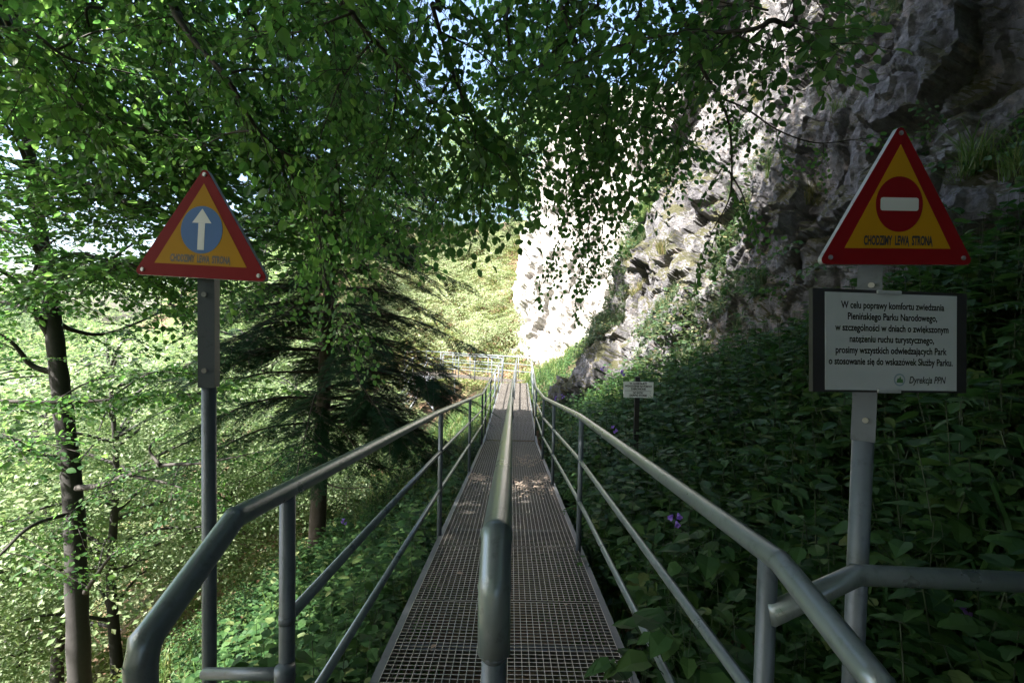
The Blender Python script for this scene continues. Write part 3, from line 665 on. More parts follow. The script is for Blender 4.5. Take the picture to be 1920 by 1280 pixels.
# ---------------------------------------------------------------- overhead beech
r = np.random.default_rng(101)
oroot_xy = (-3.1, -2.2); oz = float(terrain(np.array([oroot_xy[0]]), np.array([oroot_xy[1]]))[0])
ob = empty('beech_tree', (*oroot_xy, oz-.1), 'large dark beech hanging its leafy boughs over the footbridge from above the frame', 'tree', 'beech trees')
trunk = smooth_path([(*oroot_xy, oz-.1), (-3.0, -2.1, 1.5), (-2.75, -1.8, 4.2), (-2.5, -1.5, 7.0), (-2.2, -1.0, 10.5), (-2.0, -.8, 16.5)], 5)
mb = MB(); tube(mb, trunk, np.linspace(.32, .06, len(trunk)), 12); mb.build('trunk', MT['bark'], ob, True)
def tr(z): return np.array([np.interp(z, trunk[:, 2], trunk[:, c]) for c in range(3)])
def bough(pix, z0, gap=.16, size=.8, r0=.032, subs=(), t0=.3, temps=SPN, start=None, parent=ob, droop=-.3, name='bough', vis_from=0.0, mat='beech', endr=.004, extra=None):
    pts = [P(*q) for q in pix]; st = tr(z0) if start is None else np.asarray(start)
    mid = (st+pts[0])/2+np.array([0, 0, .35]); path = smooth_path([st, mid]+pts, 6); n0 = 6 if start is None else 0
    wd, lf = MB(), MB(); tube(wd, path, np.concatenate([np.linspace(max(.07, r0*1.6), r0, 12), np.linspace(r0, endr, len(path)-12)]), 7)
    gap *= .62; size *= 1.08
    ms = limb_sprays(path[10:], r, gap, size, t0=.03, droop=droop)
    for sp in subs:
        q = smooth_path([P(*v) for v in sp], 5); tube(wd, q, np.linspace(r0*.45, .003, len(q)), 5); ms += limb_sprays(q, r, gap*.9, size*.75, .1, droop)
    if extra: ms += extra
    put_sprays(lf, wd, temps, ms, r)
    o = wd.build(name, MT['twig'], parent); lf.build('leaves', MT[mat], o); return o
bough([(285, -40, 3.3), (330, 30, 3.2), (370, 85, 3.15), (420, 140, 3.1), (457, 200, 3.15), (485, 245, 3.2), (530, 285, 3.3), (590, 305, 3.4), (650, 345, 3.6)], 4.6, .20, .62, .024,
      subs=[[(528, 285, 3.3), (550, 335, 3.4), (580, 400, 3.5), (598, 470, 3.6)], [(420, 140, 3.1), (480, 130, 3.3), (560, 150, 3.5)], [(485, 245, 3.2), (430, 250, 3.3), (380, 275, 3.4)], [(598, 440, 3.8), (615, 540, 4.0), (660, 625, 4.2)]])
bough([(610, -60, 2.7), (660, 25, 2.75), (705, 80, 2.8), (745, 120, 2.85), (800, 185, 2.95), (850, 215, 3.1)], 4.9, .15, .66, .017,
      subs=[[(700, 75, 2.8), (640, 150, 2.9), (610, 230, 3.0)], [(745, 120, 2.85), (740, 200, 3.0), (720, 290, 3.2), (700, 350, 3.3)], [(660, 25, 2.7), (560, 60, 2.9), (500, 60, 3.0)]])
bough([(790, -60, 3.0), (810, 10, 3.0), (825, 60, 3.0), (850, 140, 3.05), (880, 210, 3.1), (912, 282, 3.2), (905, 350, 3.4)], 5.0, .15, .62, .017,
      subs=[[(850, 140, 3.0), (780, 250, 3.1), (720, 320, 3.2)], [(880, 210, 3.1), (960, 280, 3.3), (1000, 300, 3.5)], [(905, 270, 3.2), (850, 340, 3.5), (800, 400, 3.7)], [(825, 60, 3), (900, 100, 3.2), (960, 160, 3.4)]])
bough([(1040, -60, 3.8), (1055, 20, 3.8), (1075, 65, 3.8), (1088, 112, 3.8), (1110, 165, 3.85), (1128, 230, 4.0), (1140, 290, 4.2)], 5.6, .22, .66, .022, droop=-.7,
      subs=[[(1090, 115, 3.9), (1080, 190, 4.1), (1085, 270, 4.4), (1075, 350, 4.7), (1060, 420, 4.9), (1030, 490, 5.0)], [(1110, 165, 3.9), (1105, 260, 4.4), (1110, 360, 4.8), (1100, 450, 5.0), (1085, 520, 5.1)], [(1075, 65, 3.8), (1010, 130, 4.0), (985, 230, 4.3)], [(1085, 330, 4.8), (1130, 400, 5.0), (1120, 480, 5.1)]])
bough([(1240, -40, 2.9), (1285, 40, 2.9), (1300, 85, 2.9), (1322, 140, 2.95), (1347, 182, 3.0), (1366, 230, 3.05), (1372, 300, 3.1), (1368, 370, 3.15), (1340, 425, 3.2)], 5.4, .30, .42, .015, droop=-.55,
      subs=[[(1347, 182, 3.0), (1400, 205, 3.0), (1460, 245, 3.0), (1530, 268, 3.0), (1600, 262, 3.0)], [(1366, 320, 3.1), (1390, 360, 3.1), (1400, 390, 3.1)], [(1322, 140, 2.95), (1280, 220, 3.2), (1265, 300, 3.4)]])
bough([(1480, -60, 2.4), (1440, 40, 2.4), (1370, 60, 2.45), (1290, 62, 2.5), (1200, 75, 2.6), (1110, 110, 2.75), (1040, 120, 2.9)], 5.2, .15, .58, .013,
      subs=[[(1370, 60, 2.45), (1420, 85, 2.4), (1465, 95, 2.4)], [(1440, 20, 2.5), (1380, 10, 2.7), (1300, 30, 3.0), (1250, 90, 3.2)], [(1420, -20, 3.0), (1400, 60, 3.2), (1330, 110, 3.4)], [(1290, 62, 2.5), (1240, 140, 2.6), (1215, 220, 2.8)]])
bough([(1190, -60, 4.6), (1180, 60, 4.6), (1185, 140, 4.7), (1195, 220, 4.9), (1210, 290, 5.1)], 6.0, .22, .8, .02, droop=-.6, subs=[[(1185, 140, 4.7), (1240, 190, 4.8), (1260, 250, 5.0)], [(1185, 140, 4.7), (1140, 220, 5.0), (1150, 300, 5.3)]])
bough([(930, -60, 5.2), (950, 50, 5.2), (960, 150, 5.3), (955, 230, 5.5), (930, 300, 5.8)], 6.0, .20, .9, .02, droop=-.6, subs=[[(955, 150, 5.3), (890, 260, 5.6), (840, 330, 5.9), (800, 420, 6.1)], [(960, 200, 5.4), (1010, 260, 5.6), (1000, 330, 5.8)]])
bough([(-60, 55, 3.6), (0, 54, 3.6), (55, 60, 3.6), (105, 95, 3.65), (135, 112, 3.7), (210, 130, 3.9), (300, 150, 4.1)], 3.8, .20, .72, .022, subs=[[(105, 95, 3.7), (180, 60, 3.8), (250, 50, 3.9)]])
bough([(-60, 90, 4.2), (0, 118, 4.2), (60, 145, 4.3), (110, 172, 4.3), (190, 215, 4.4), (260, 240, 4.6), (340, 260, 4.8)], 3.6, .22, .85, .02, subs=[[(110, 172, 4.3), (160, 250, 4.5), (240, 300, 4.7)]])
for i in range(14):
    x0 = (60+i*66+r.uniform(-25, 25)) if i < 11 else r.uniform(700, 1250); d0 = r.uniform(3.6, 6.0); L = r.uniform(160, 420)*(1.15 if 300 < x0 < 900 else .8); sl = r.uniform(-.2, .75)*(1 if x0 < 900 else -.3)
    pts = [(x0-60*sl, -60, d0)]+[(x0+sl*L*t+r.normal(0, 14), L*t+r.normal(0, 8), d0+.5*t) for t in (.05, .35, .65, 1)]
    bough(pts, 5.2+.5*d0*.6, .17, .8, .016, droop=-.4, subs=[[pts[2], (pts[2][0]+r.uniform(-120, 120), pts[2][1]+r.uniform(20, 110), d0+.5), (pts[2][0]+r.uniform(-200, 200), pts[2][1]+r.uniform(60, 180), d0+.8)]])
# the crown above: boughs nobody sees directly except at its rim
lf, wd = MB(), MB(); ms = []
for i in range(32):
    z0 = r.uniform(4.2, 10); st = tr(z0); a = r.uniform(0, 2*math.pi); L = r.uniform(3.0, 6.2)*(1.15-.055*(z0-4)); up = r.uniform(.15, .55)
    e = st+np.array([math.cos(a)*L, math.sin(a)*L, L*up]); path = smooth_path([st, (st+e)/2+np.array([0, 0, .4]), e], 6)
    if e[1] > 0 and e[2] < 1.6+.80*e[1]+.6 and e[1] < 7: path = path+np.linspace(0, 1, len(path))[:, None]*np.array([0, 0, max(0, 1.6+.80*e[1]+.6-e[2])])
    tube(wd, path, np.linspace(.06, .01, len(path)), 5); ms += limb_sprays(path, r, .13, 1.2, .18, -.05, 1.0)
ms2 = []
for i in range(110):  # unseen limbs above the view, added to shade the foreground
    z0 = r.uniform(6, 16); st = tr(z0); a = i*2.4+r.normal(0, .3); L = 6.8*math.sin(math.pi*min(.95, .35+.6*(z0-6)/10))*r.uniform(.6, 1.1); e = st+np.array([math.cos(a)*L, math.sin(a)*L, L*r.uniform(.05, .4)])
    if e[1] > 6.5: e[1] = 6.5
    if e[1] > -.5: e[2] = max(e[2], 1.6+.74*max(e[1], 0)+1.6)
    if e[0] < -1.5: e[1] = min(e[1], 8.8-.523*e[2])
    path = smooth_path([st, (st+e)/2+np.array([0, 0, .6]), e], 6)
    tube(wd, path, np.linspace(.06, .01, len(path)), 5); ms2 += limb_sprays(path, r, .26, 1.15, .25, -.02, 1.0)
for i in range(125):  # more unseen limbs, reaching right, added to keep sun off the cliff
    st = tr(r.uniform(7, 16)); e = np.array([r.uniform(-1.8, 5.8), r.uniform(-3, 5.4), r.uniform(9, 17)])
    e[2] = max(e[2], 1.6+.74*max(e[1], 0)+2.2); path = smooth_path([st, (st+e)/2+np.array([0, 0, .9]), e], 6)
    tube(wd, path, np.linspace(.07, .01, len(path)), 5); ms2 += limb_sprays(path, r, .30, 1.2, .35, -.02, 1.0)
put_sprays(lf, None, SPS, ms2, r)
put_sprays(lf, None, SPM, ms, r)
lf.build('crown', MT['beech'], ob); wd.build('crown_limbs', MT['bark'], ob)
# ---------------------------------------------------------------- beech on the left slope
tp = [(152, 1420, 6.5), (150, 1300, 6.5), (145, 1150, 6.5), (138, 950, 6.5), (120, 780, 6.5), (108, 680, 6.5), (95, 560, 6.5), (78, 450, 6.6), (60, 330, 6.7), (45, 180, 6.8), (30, 0, 7), (20, -250, 7.2)]
base = P(*tp[0]); gz = float(terrain(np.array([base[0]]), np.array([base[1]]))[0])
lbx = empty('beech_tree', (base[0], base[1], gz-.2), 'grey trunked beech on the left slope with long dark level limbs', 'tree', 'beech trees')
path = smooth_path([(base[0]-.05, base[1], gz-.2)]+[P(*q) for q in tp], 6)
mb = MB(); V0 = len(path); tube(mb, path, np.interp(np.arange(V0)/V0, [0, .25, .6, 1], [.15, .125, .09, .04])*(1+.05*np.sin(np.arange(V0)*1.7)), 14); mb.build('trunk', MT['bark'], lbx, True)
def limb(pix, r0, gap=.22, size=.9, subs=(), parent=lbx, temps=SPM, t0=.12, droop=-.08, mat='beech', leaves=True):
    q = smooth_path([P(*v) for v in pix], 6); wd, lf = MB(), MB(); tube(wd, q, np.linspace(r0, .006, len(q)), 7); gap *= .7; ms = limb_sprays(q, r, gap*.75, size*1.1, t0, droop, .9, upj=.22)
    for sp in subs:
        g = smooth_path([P(*v) for v in sp], 5); tube(wd, g, np.linspace(r0*.5, .004, len(g)), 5); ms += limb_sprays(g, r, gap*.9, size*.8, .1, droop, .9, upj=.22)
    put_sprays(lf, wd, temps, ms, r); o = wd.build('limb', MT['twig'], parent); lf.build('leaves', MT[mat], o)
limb([(95, 545, 6.5), (115, 513, 6.3), (160, 506, 6.1), (255, 497, 5.8), (330, 470, 5.5), (430, 440, 5.3), (520, 420, 5.2)], .062, .26, .8, [[(200, 500, 6), (230, 470, 6.0), (280, 440, 6.1)], [(330, 470, 5.5), (420, 490, 5.4), (480, 520, 5.4)]])
limb([(60, 330, 6.7), (75, 322, 6.3), (130, 335, 5.9), (200, 362, 5.6), (260, 390, 5.4), (330, 412, 5.3), (440, 415, 5.2)], .075, .25, .8, [[(200, 362, 5.6), (260, 355, 5.6), (320, 330, 5.6)], [(90, 325, 6.2), (160, 300, 6.3), (230, 310, 6.4)]])
limb([(110, 700, 6.5), (60, 685, 6.4), (20, 640, 6.2), (-50, 600, 6.0)], .05, .28, .8)
limb([(100, 640, 6.5), (50, 560, 6.2), (20, 520, 5.6), (-60, 480, 5.0)], .05, .24, .8, [[(50, 560, 6.0), (80, 470, 5.8), (140, 430, 5.6)]])
limb([(100, 600, 6.5), (140, 620, 6.8), (200, 625, 7.2), (290, 590, 7.6), (330, 560, 7.8)], .04, .30, .8)
limb([(-70, 752, 4.6), (0, 752, 4.6), (100, 754, 4.65), (200, 750, 4.7), (285, 742, 4.8), (370, 738, 4.9), (430, 730, 5.0)], .022, .17, .62, [[(100, 754, 4.65), (170, 715, 4.8), (260, 700, 4.9)], [(200, 750, 4.7), (280, 700, 4.8), (350, 700, 4.9)]], temps=SPN, droop=.04)
limb([(130, 860, 6.5), (70, 850, 6.2), (20, 820, 5.8), (-60, 800, 5.4)], .04, .22, .8)
limb([(140, 915, 6.5), (190, 910, 6.2), (240, 890, 5.9), (310, 872, 5.7), (380, 868, 5.6), (470, 850, 5.5)], .045, .5, .55, [[(240, 890, 5.9), (310, 905, 5.8), (370, 925, 5.7)], [(300, 872, 5.7), (280, 840, 5.8), (310, 810, 5.9)]])
limb([(160, 1110, 6.4), (180, 1080, 6.3), (210, 1040, 6.2), (245, 1020, 6.1)], .035, .6, .4)
limb([(85, 500, 6.6), (40, 420, 6.2), (0, 380, 5.6)], .04, .22, .9)
limb([(60, 330, 6.7), (30, 260, 6.3), (-20, 200, 5.7)], .04, .22, .9, [[(30, 260, 6.3), (90, 240, 6.0), (170, 250, 5.8)]])
limb([(45, 200, 6.8), (120, 210, 6.6), (220, 235, 6.4), (330, 280, 6.3), (430, 330, 6.3)], .05, .22, 1.0, [[(220, 235, 6.4), (300, 220, 6.5), (380, 240, 6.6)]])
limb([(35, 60, 7), (120, 30, 6.8), (230, 40, 6.6), (330, 90, 6.5)], .05, .22, 1.0, [[(120, 30, 6.8), (180, 100, 6.6), (240, 150, 6.5)]])
limb([(138, 960, 6.5), (60, 985, 5.8), (0, 1040, 5.2), (-60, 1100, 4.9)], .03, .35, .6)
for i in range(10):
    y0 = 150+i*46; sgn = 1 if i % 3 else -1; x0 = np.interp(y0, [0, 330, 560, 780], [30, 60, 95, 120]); L = r.uniform(120, 330); dd = r.uniform(-.9, .9); up = r.uniform(-60, 30)
    limb([(x0, y0+30, 6.6), (x0+sgn*L*.35, y0+up*.2, 6.5+dd*.4), (x0+sgn*L*.7, y0+up*.6+r.normal(0, 10), 6.4+dd*.8), (x0+sgn*L, y0+up+20, 6.3+dd)], .03, .2, .8)
lf, wd = MB(), MB(); ms = []
for i in range(10):
    z0 = r.uniform(5.5, 10); st = np.array([np.interp(z0, path[:, 2], path[:, c]) for c in range(3)]); a = r.uniform(0, 2*math.pi); L = r.uniform(2.2, 4.2)
    e = st+np.array([math.cos(a)*L, math.sin(a)*L, L*r.uniform(.1, .5)]); q = smooth_path([st, (st+e)/2+np.array([0, 0, .3]), e], 6)
    tube(wd, q, np.linspace(.045, .008, len(q)), 5); ms += limb_sprays(q, r, .16, 1.0, .15, -.08, .95, upj=.25)
ms2 = []
for i in range(16):  # unseen limbs left of the view, added to shade the fir
    z0 = r.uniform(4, 10); st = np.array([np.interp(z0, path[:, 2], path[:, c]) for c in range(3)]); y_ = r.uniform(2.5, 8); e = np.array([-1.12*y_-r.uniform(.8, 5), y_, r.uniform(4.5, 12)])
    q = smooth_path([st, (st+e)/2+np.array([0, 0, .5]), e], 6); tube(wd, q, np.linspace(.045, .008, len(q)), 5); ms2 += limb_sprays(q, r, .28, 1.1, .4, -.05, 1.0)
put_sprays(lf, None, SPS, ms2, r)
put_sprays(lf, None, SPM, ms, r); lf.build('crown', MT['beech'], lbx); wd.build('crown_limbs', MT['bark'], lbx)
# ---------------------------------------------------------------- fir
fb = P(592, 1060, 10.0); gz = float(terrain(np.array([fb[0]]), np.array([fb[1]]))[0]); fb[2] = min(fb[2], gz)
fr_ = empty('fir_tree', fb-[0, 0, .1], 'dark fir with drooping needle branches rising left of the footbridge', 'tree')
ft = smooth_path([fb-[0, 0, .1], P(600, 880, 10), P(612, 640, 10), P(625, 400, 10), P(640, 0, 10), P(645, -400, 10)], 8)
mb = MB(); tube(mb, ft, np.linspace(.18, .05, len(ft)), 12); mb.build('trunk', MT['firbark'], fr_, True)
lf, wd = MB(), MB(); ms = []; z_lo, z_hi = P(600, 790, 10)[2], ft[-1][2]
r = np.random.default_rng(55)
z = z_lo
while z < z_hi-.4:
    st = np.array([np.interp(z, ft[:, 2], ft[:, c]) for c in range(3)]); u = (z-z_lo)/(z_hi-z_lo)
    for j in range(r.integers(5, 8)):
        a = r.uniform(0, 2*math.pi); L = (2.7*(1-u)**.75+.25)*r.uniform(.7, 1.15)
        if z < z_lo+.7: L *= .8
        e = st+np.array([math.cos(a)*L, math.sin(a)*L, -.17*L-.08]); path = smooth_path([st, (st+e)/2+np.array([0, 0, .10*L]), e], 5)
        tube(wd, path, np.linspace(.028, .006, len(path)), 5); ms += limb_sprays(path, r, .13, .80*(.45+.55*(1-u)), .22, -.12, .85, upj=.12)
    z += r.uniform(.20, .34)
put_sprays(lf, wd, SPX, ms, r)
lf.build('needles', MT['fir'], fr_); wd.build('branches', MT['firbark'], fr_)
for q in ([(603, 820, 10), (540, 850, 9.7), (480, 890, 9.4), (400, 915, 9.1)], [(603, 840, 10), (660, 860, 9.7), (740, 880, 9.5), (790, 868, 9.4)], [(600, 900, 10), (640, 915, 9.8), (700, 912, 9.7)]):
    mb = MB(); g = smooth_path([P(*v) for v in q], 5); tube(mb, g, np.linspace(.022, .005, len(g)), 5)
    for k in range(1, 9):
        p = g[k*len(g)//10]; tube(mb, [p, p+r.normal(0, .2, 3)+[0, 0, -.12]], [.007, .002], 4)
    mb.build('bare_branch', MT['firbark'], fr_)
# ---------------------------------------------------------------- sunlit trees
def tree_meshes(seed, H, Rc, nl, mat, lean=0.):
    r = np.random.default_rng(seed); tk = smooth_path([(0, 0, -.3), (lean*.2, .1, H*.3), (lean*.6, -.1, H*.62), (lean, 0, H*.97)], 5)
    a_ = MB(); tube(a_, tk, np.linspace(.017*H, .003*H, len(tk)), 8); b_, c_ = MB(), MB(); ms = []
    for i in range(nl):
        z0 = H*r.uniform(.16, .92); st = np.array([np.interp(z0, tk[:, 2], tk[:, c]) for c in range(3)]); a = i*2.4+r.normal(0, .4); u = z0/H
        L = Rc*math.sin(math.pi*min(.96, .22+.66*u))**.7*r.uniform(.6, 1.2); e = st+np.array([math.cos(a)*L, math.sin(a)*L, L*r.uniform(.0, .45)])
        p = smooth_path([st, (st+e)/2+np.array([0, 0, .12*L]), e], 5); tube(b_, p, np.linspace(.0055*H, .0012*H, len(p)), 4, False); ms += limb_sprays(p, r, .20, 1.05, .2, -.1, .95, upj=.35)
    put_sprays(c_, None, SPF, ms, r)
    return a_.mesh('trunk', MT['bark']), b_.mesh('limbs', MT['bark']), c_.mesh('crown', MT[mat])
TM = [tree_meshes(300+i, 9, 3.2, 34, 'beech_far', lean=.5*(i-1)) for i in range(4)]
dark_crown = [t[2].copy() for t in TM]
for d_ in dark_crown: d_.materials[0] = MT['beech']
def plant_tree(x, y, scale, v, label, grp='sunlit trees on the far hillside', dz=0):
    z = float(terrain(np.array([float(x)]), np.array([float(y)]))[0])
    e = empty('broadleaf_tree', (x, y, z+dz), label, 'tree', grp); e.scale = (scale, scale, scale); e.rotation_euler = (0, 0, random.Random(int(x*91+y*17)).uniform(0, 6.28))
    for nm, me in zip(('trunk', 'limbs', 'crown'), TM[v]):
        o = bpy.data.objects.new(nm, me); COL.objects.link(o); o.parent = e
for i, (x, y, s_, lab) in enumerate([
    (-9.5, 11.5, .95, 'sunlit tree standing low in the gully just behind the left beech trunk'),
    (-13.5, 14, 1.25, 'sunlit tree at the far left edge of the gully, beyond the left beech'),
    (-6.8, 14.5, .62, 'small bright tree in the gully between the left sign pole and the fir trunk'),
    (-10.5, 17.5, 1.05, 'bright crowned tree behind the left sign pole at mid height'),
    (-7.5, 20.5, .95, 'bright tree directly beyond the fir on the far side of the gully'),
    (-14.5, 21, 1.45, 'pale green tree on the hillside behind the left beech limbs'),
    (-12.5, 23.5, .9, 'tree on the far slope seen below the triangular arrow sign'),
    (-13, 27.5, .85, 'tree above the far platform, its crown partly behind the fir'),
    (-7.5, 44, 1.2, 'bright tree behind the far end railing, left of the pale cliff'),
    (-14, 34, 1.2, 'tall pale tree high on the hillside behind the fir top'),
    (-10, 42, 1.3, 'tall hazy tree left of the pale cliff top'),
    (-16, 29, 1.2, 'hillside tree rising above the left sign, half hidden by beech leaves'),
    (-.2, 45, 1.5, 'distant tree crowning the pale cliff in the middle of the view'),
    (5, 37, 1.3, 'distant tree on top of the pale cliff, nearest the dark rock wall'),
    (-4, 49, 1.5, 'distant hilltop tree left of the middle, above the fir'),
    (-18, 17, 1.55, 'lowest sunlit tree at the far left, in front of the open sky'),
    (-5.2, 17.5, .45, 'low bright bushy tree right of the fir trunk on the gully side'),
    (-12, 9.5, .8, 'sunlit tree at the lower left corner below the beech limbs')]):
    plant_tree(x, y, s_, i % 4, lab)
r = np.random.default_rng(808); lf = MB(); n = 6000
x = r.uniform(-75, -19, n); y = r.uniform(6, 75, n); k = (x > -1.6*y-8); x, y = x[k], y[k]; z = terrain(x, y)+r.uniform(.3, 6.5, len(x))
put_sprays(lf, None, SPF, [(frame((r.normal(), r.normal(), r.normal(-.2, .3)), (r.normal(0, .5), r.normal(0, .5), 1))*r.uniform(1.3, 3.0), np.array(v)) for v in zip(x, y, z)], r)
tag(lf.build('distant_wood', MT['beech_far']), kind='stuff')
lf = MB(); n = 2600; x = r.uniform(-14, 1, n); y = r.uniform(26.5, 50, n); k = (25.6-.35*x-y < -3) & (fbm(np.stack([x*.35, y*.35, x*0], 1), 3, 61) > -.35); x, y = x[k], y[k]; z = terrain(x, y)+r.uniform(.1, 2.2, len(x))
put_sprays(lf, None, SPF, [(frame((r.normal(), r.normal(), r.normal(-.1, .2)), (r.normal(0, .3), r.normal(-.3, .3), 1))*r.uniform(.6, 1.2), np.array(v)) for v in zip(x, y, z)], r)
tag(lf.build('hillside_thicket', leaf_mat('glow_thicket_leaf', [(0, (.14, .19, .09)), (.5, (.22, .26, .14)), (1, (.32, .34, .22))], (1.7, 1.8, 1.5), .4)), kind='stuff')  # leaf colour lightened to paint in the glow of the far hillside
for i, (x, y, s_, lab) in enumerate([(-5, -7, 1.7, 'forest tree behind the viewer on the downhill side'), (0.2, -9, 1.8, 'forest tree straight behind the viewer'), (4.2, -7, 1.5, 'forest tree behind the viewer at the rock foot'), (-10.5, -8, 1.9, 'forest tree far behind the viewer, lowest on the slope'), (8, -12, 1.9, 'forest tree behind the viewer above the rock'), (-2.5, -13, 1.9, 'forest tree farthest behind the viewer')]):
    plant_tree(x, y, s_, i % 4, lab, 'forest trees behind the viewer')
    for o in bpy.data.objects:
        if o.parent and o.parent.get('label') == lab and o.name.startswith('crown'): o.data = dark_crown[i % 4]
# ---------------------------------------------------------------- undergrowth
def cat(b): return (np.concatenate(b.V), np.concatenate(b.Q) if b.Q else NQ, np.concatenate(b.T) if b.T else NT)
def herb(seed, H=.7, leaf=.10, kind='tooth', pairs=8, wide=1.0):
    r = np.random.default_rng(seed); b, st = MB(), MB(); n = 6; lean = r.normal(0, .12, 2)
    ax = np.array([(lean[0]*t*t*H, lean[1]*t*t*H, H*t) for t in np.linspace(0, 1, n)]); tube(st, ax, np.linspace(.005, .002, n), 4, False); ms = []
    for i in range(pairs):
        t = .15+.85*i/(pairs-1); p = np.array([np.interp(t, np.linspace(0, 1, n), ax[:, c]) for c in range(3)]); a0 = i*math.pi/2+r.normal(0, .3)
        sz = leaf*(1.1-.65*abs(t-.45)**1.2*1.4)*r.uniform(.8, 1.15)
        for k in (0, 1):
            a = a0+k*math.pi; x = np.array([math.cos(a), math.sin(a), r.uniform(-.45, .35)]); tube(st, [p, p+x*.02], [.0015, .001], 3, False)
            ms.append((frame(x, (r.normal(0, .2), r.normal(0, .2), 1))*np.array([1, wide, 1])[None, :]*sz, p+x*.018))
    b.many(*LT_[kind], ms); return cat(b), cat(st)
def rosette(seed, leaf=.18, n=9, H=.3):
    r = np.random.default_rng(seed); b, st = MB(), MB(); ms = []
    for i in range(n):
        a = i*2.4+r.normal(0, .3); h = H*r.uniform(.4, 1.2); rr = H*r.uniform(.3, .9); e = np.array([math.cos(a)*rr, math.sin(a)*rr, h])
        tube(st, smooth_path([(0, 0, 0), e*.5+np.array([0, 0, .1*H]), e], 3), .0025, 3, False)
        ms.append((frame((math.cos(a), math.sin(a), r.uniform(-.6, .1)), (r.normal(0, .2), r.normal(0, .2), 1))*leaf*r.uniform(.6, 1.1), e))
    b.many(*LT_['broad'], ms); return cat(b), cat(st)
def fern(seed, L=.55):
    r = np.random.default_rng(seed); b, st = MB(), MB(); ms = []
    for i in range(6):
        a = i*1.05+r.normal(0, .2); ax = np.array([(math.cos(a)*L*t, math.sin(a)*L*t, L*(.95*t-.75*t*t)) for t in np.linspace(0, 1, 8)]); tube(st, ax, .002, 3, False)
        for j in range(22):
            t = .15+.85*j/22; p = np.array([np.interp(t, np.linspace(0, 1, 8), ax[:, c]) for c in range(3)]); sd = 1 if j % 2 else -1
            x = np.array([math.cos(a+sd*1.2), math.sin(a+sd*1.2), -.15]); ms.append((frame(x)*L*.26*math.sin(math.pi*min(1, 1.05-t*.95))*np.array([1, .8, 1])[None, :], p))
    b.many(*LT_['lance'], ms); return cat(b), cat(st)
def tuft(seed, H=.4, n=26, w=.006, spread=.6):
    r = np.random.default_rng(seed); b = MB()
    for i in range(n):
        a = r.uniform(0, 6.28); h = H*r.uniform(.5, 1.1); o = np.array([r.normal(0, .03), r.normal(0, .03), 0]); d = np.array([math.cos(a), math.sin(a), 0])*spread*r.uniform(.2, 1); sd = np.array([-math.sin(a), math.cos(a), 0])*w
        p = [o, o+d*h*.25+np.array([0, 0, h*.55]), o+d*h*.75+np.array([0, 0, h*.85]), o+d*h*1.2+np.array([0, 0, h*.8])]
        b.add([p[0]-sd, p[0]+sd, p[1]-sd, p[1]+sd, p[2]-sd*.7, p[2]+sd*.7, p[3]], [(0, 1, 3, 2), (2, 3, 5, 4)], [(4, 5, 6)])
    return cat(b), (np.zeros((0, 3)), NQ, NT)
def lowplant(seed, leaf=.16, n=22, R=.4, H=.45):
    r = np.random.default_rng(seed); b = MB(); ms = []
    for i in range(n):
        a = r.uniform(0, 6.28); q = R*math.sqrt(r.random()); x = np.array([math.cos(a+r.normal(0, .8)), math.sin(a+r.normal(0, .8)), r.uniform(-.4, .5)])
        ms.append((frame(x, (r.normal(0, .4), r.normal(0, .4), 1))*leaf*r.uniform(.6, 1.2), (math.cos(a)*q, math.sin(a)*q, H*r.random()*(1.2-q/R*.7))))
    b.many(*LT_['far'], ms); return cat(b), (np.zeros((0, 3)), NQ, NT)
HB = [herb(i, .58+.1*i, .14, 'tooth', 9, 1.05) for i in range(3)]; HS = [herb(10+i, .48, .09, 'tooth', 10) for i in range(2)]
RO = [rosette(i) for i in range(3)]; FE = [fern(i) for i in range(2)]; TU = [tuft(i) for i in range(3)]; LO = [lowplant(i) for i in range(3)]; HL = [herb(30+i, .6, .09, 'far', 8) for i in range(3)]
def place(lf, st, temps, xs, ys, smin, smax, r, dz=-.03, tilt=.15, zs=None, nrm=None):
    z = (terrain(xs, ys) if zs is None else zs)+dz; ms = []
    for i in range(len(xs)):
        M = np.array(Matrix.Rotation(r.uniform(0, 6.28), 3, 'Z')); up = np.array([r.normal(0, tilt), r.normal(0, tilt), 1.]) if nrm is None else nrm[i]+r.normal(0, tilt, 3)
        fr = frame(np.array([1., 0, 0])-np.array([up[0], 0, 0])*.3, up); ms.append((fr@M*r.uniform(smin, smax), np.array([xs[i], ys[i], z[i]])))
    put_sprays(lf, st, temps, ms, r)
def scatter(r, n, x0, x1, y0, y1, keep):
    x = r.uniform(x0, x1, n); y = r.uniform(y0, y1, n); k = keep(x, y); return x[k], y[k]
def turn_clear(x, y):             # keep the turned arm, platform and stairs free
    v = np.stack([x-T0[0], y-T0[1]], 1); al = v@td[:2]; ac = v@tnv[:2]
    return ~((al > -.6) & (al < 7.2) & (np.abs(ac) < .95)) & ~((al > 3) & (al < 8) & (ac > 0) & (ac < 3.6))
cliff_x = lambda y: np.interp(y, [-7, -2, 2, 6, 9.5, 12.5, 14.5, 16.4, 24], [6, 5.2, 4.6, 3.9, 2.9, 1.9, 1.8, 3.2, 5])
ok_r = lambda x, y: (x > .70+np.where(y > 11, .1, 0)) & (x < cliff_x(y)+.3) & turn_clear(x, y)
r = np.random.default_rng(909)
lf, st = MB(), MB()
nearw = lambda x, y: np.random.default_rng(5).random(len(x)) < np.clip(1.15-(x-.7)*.10, .4, 1)
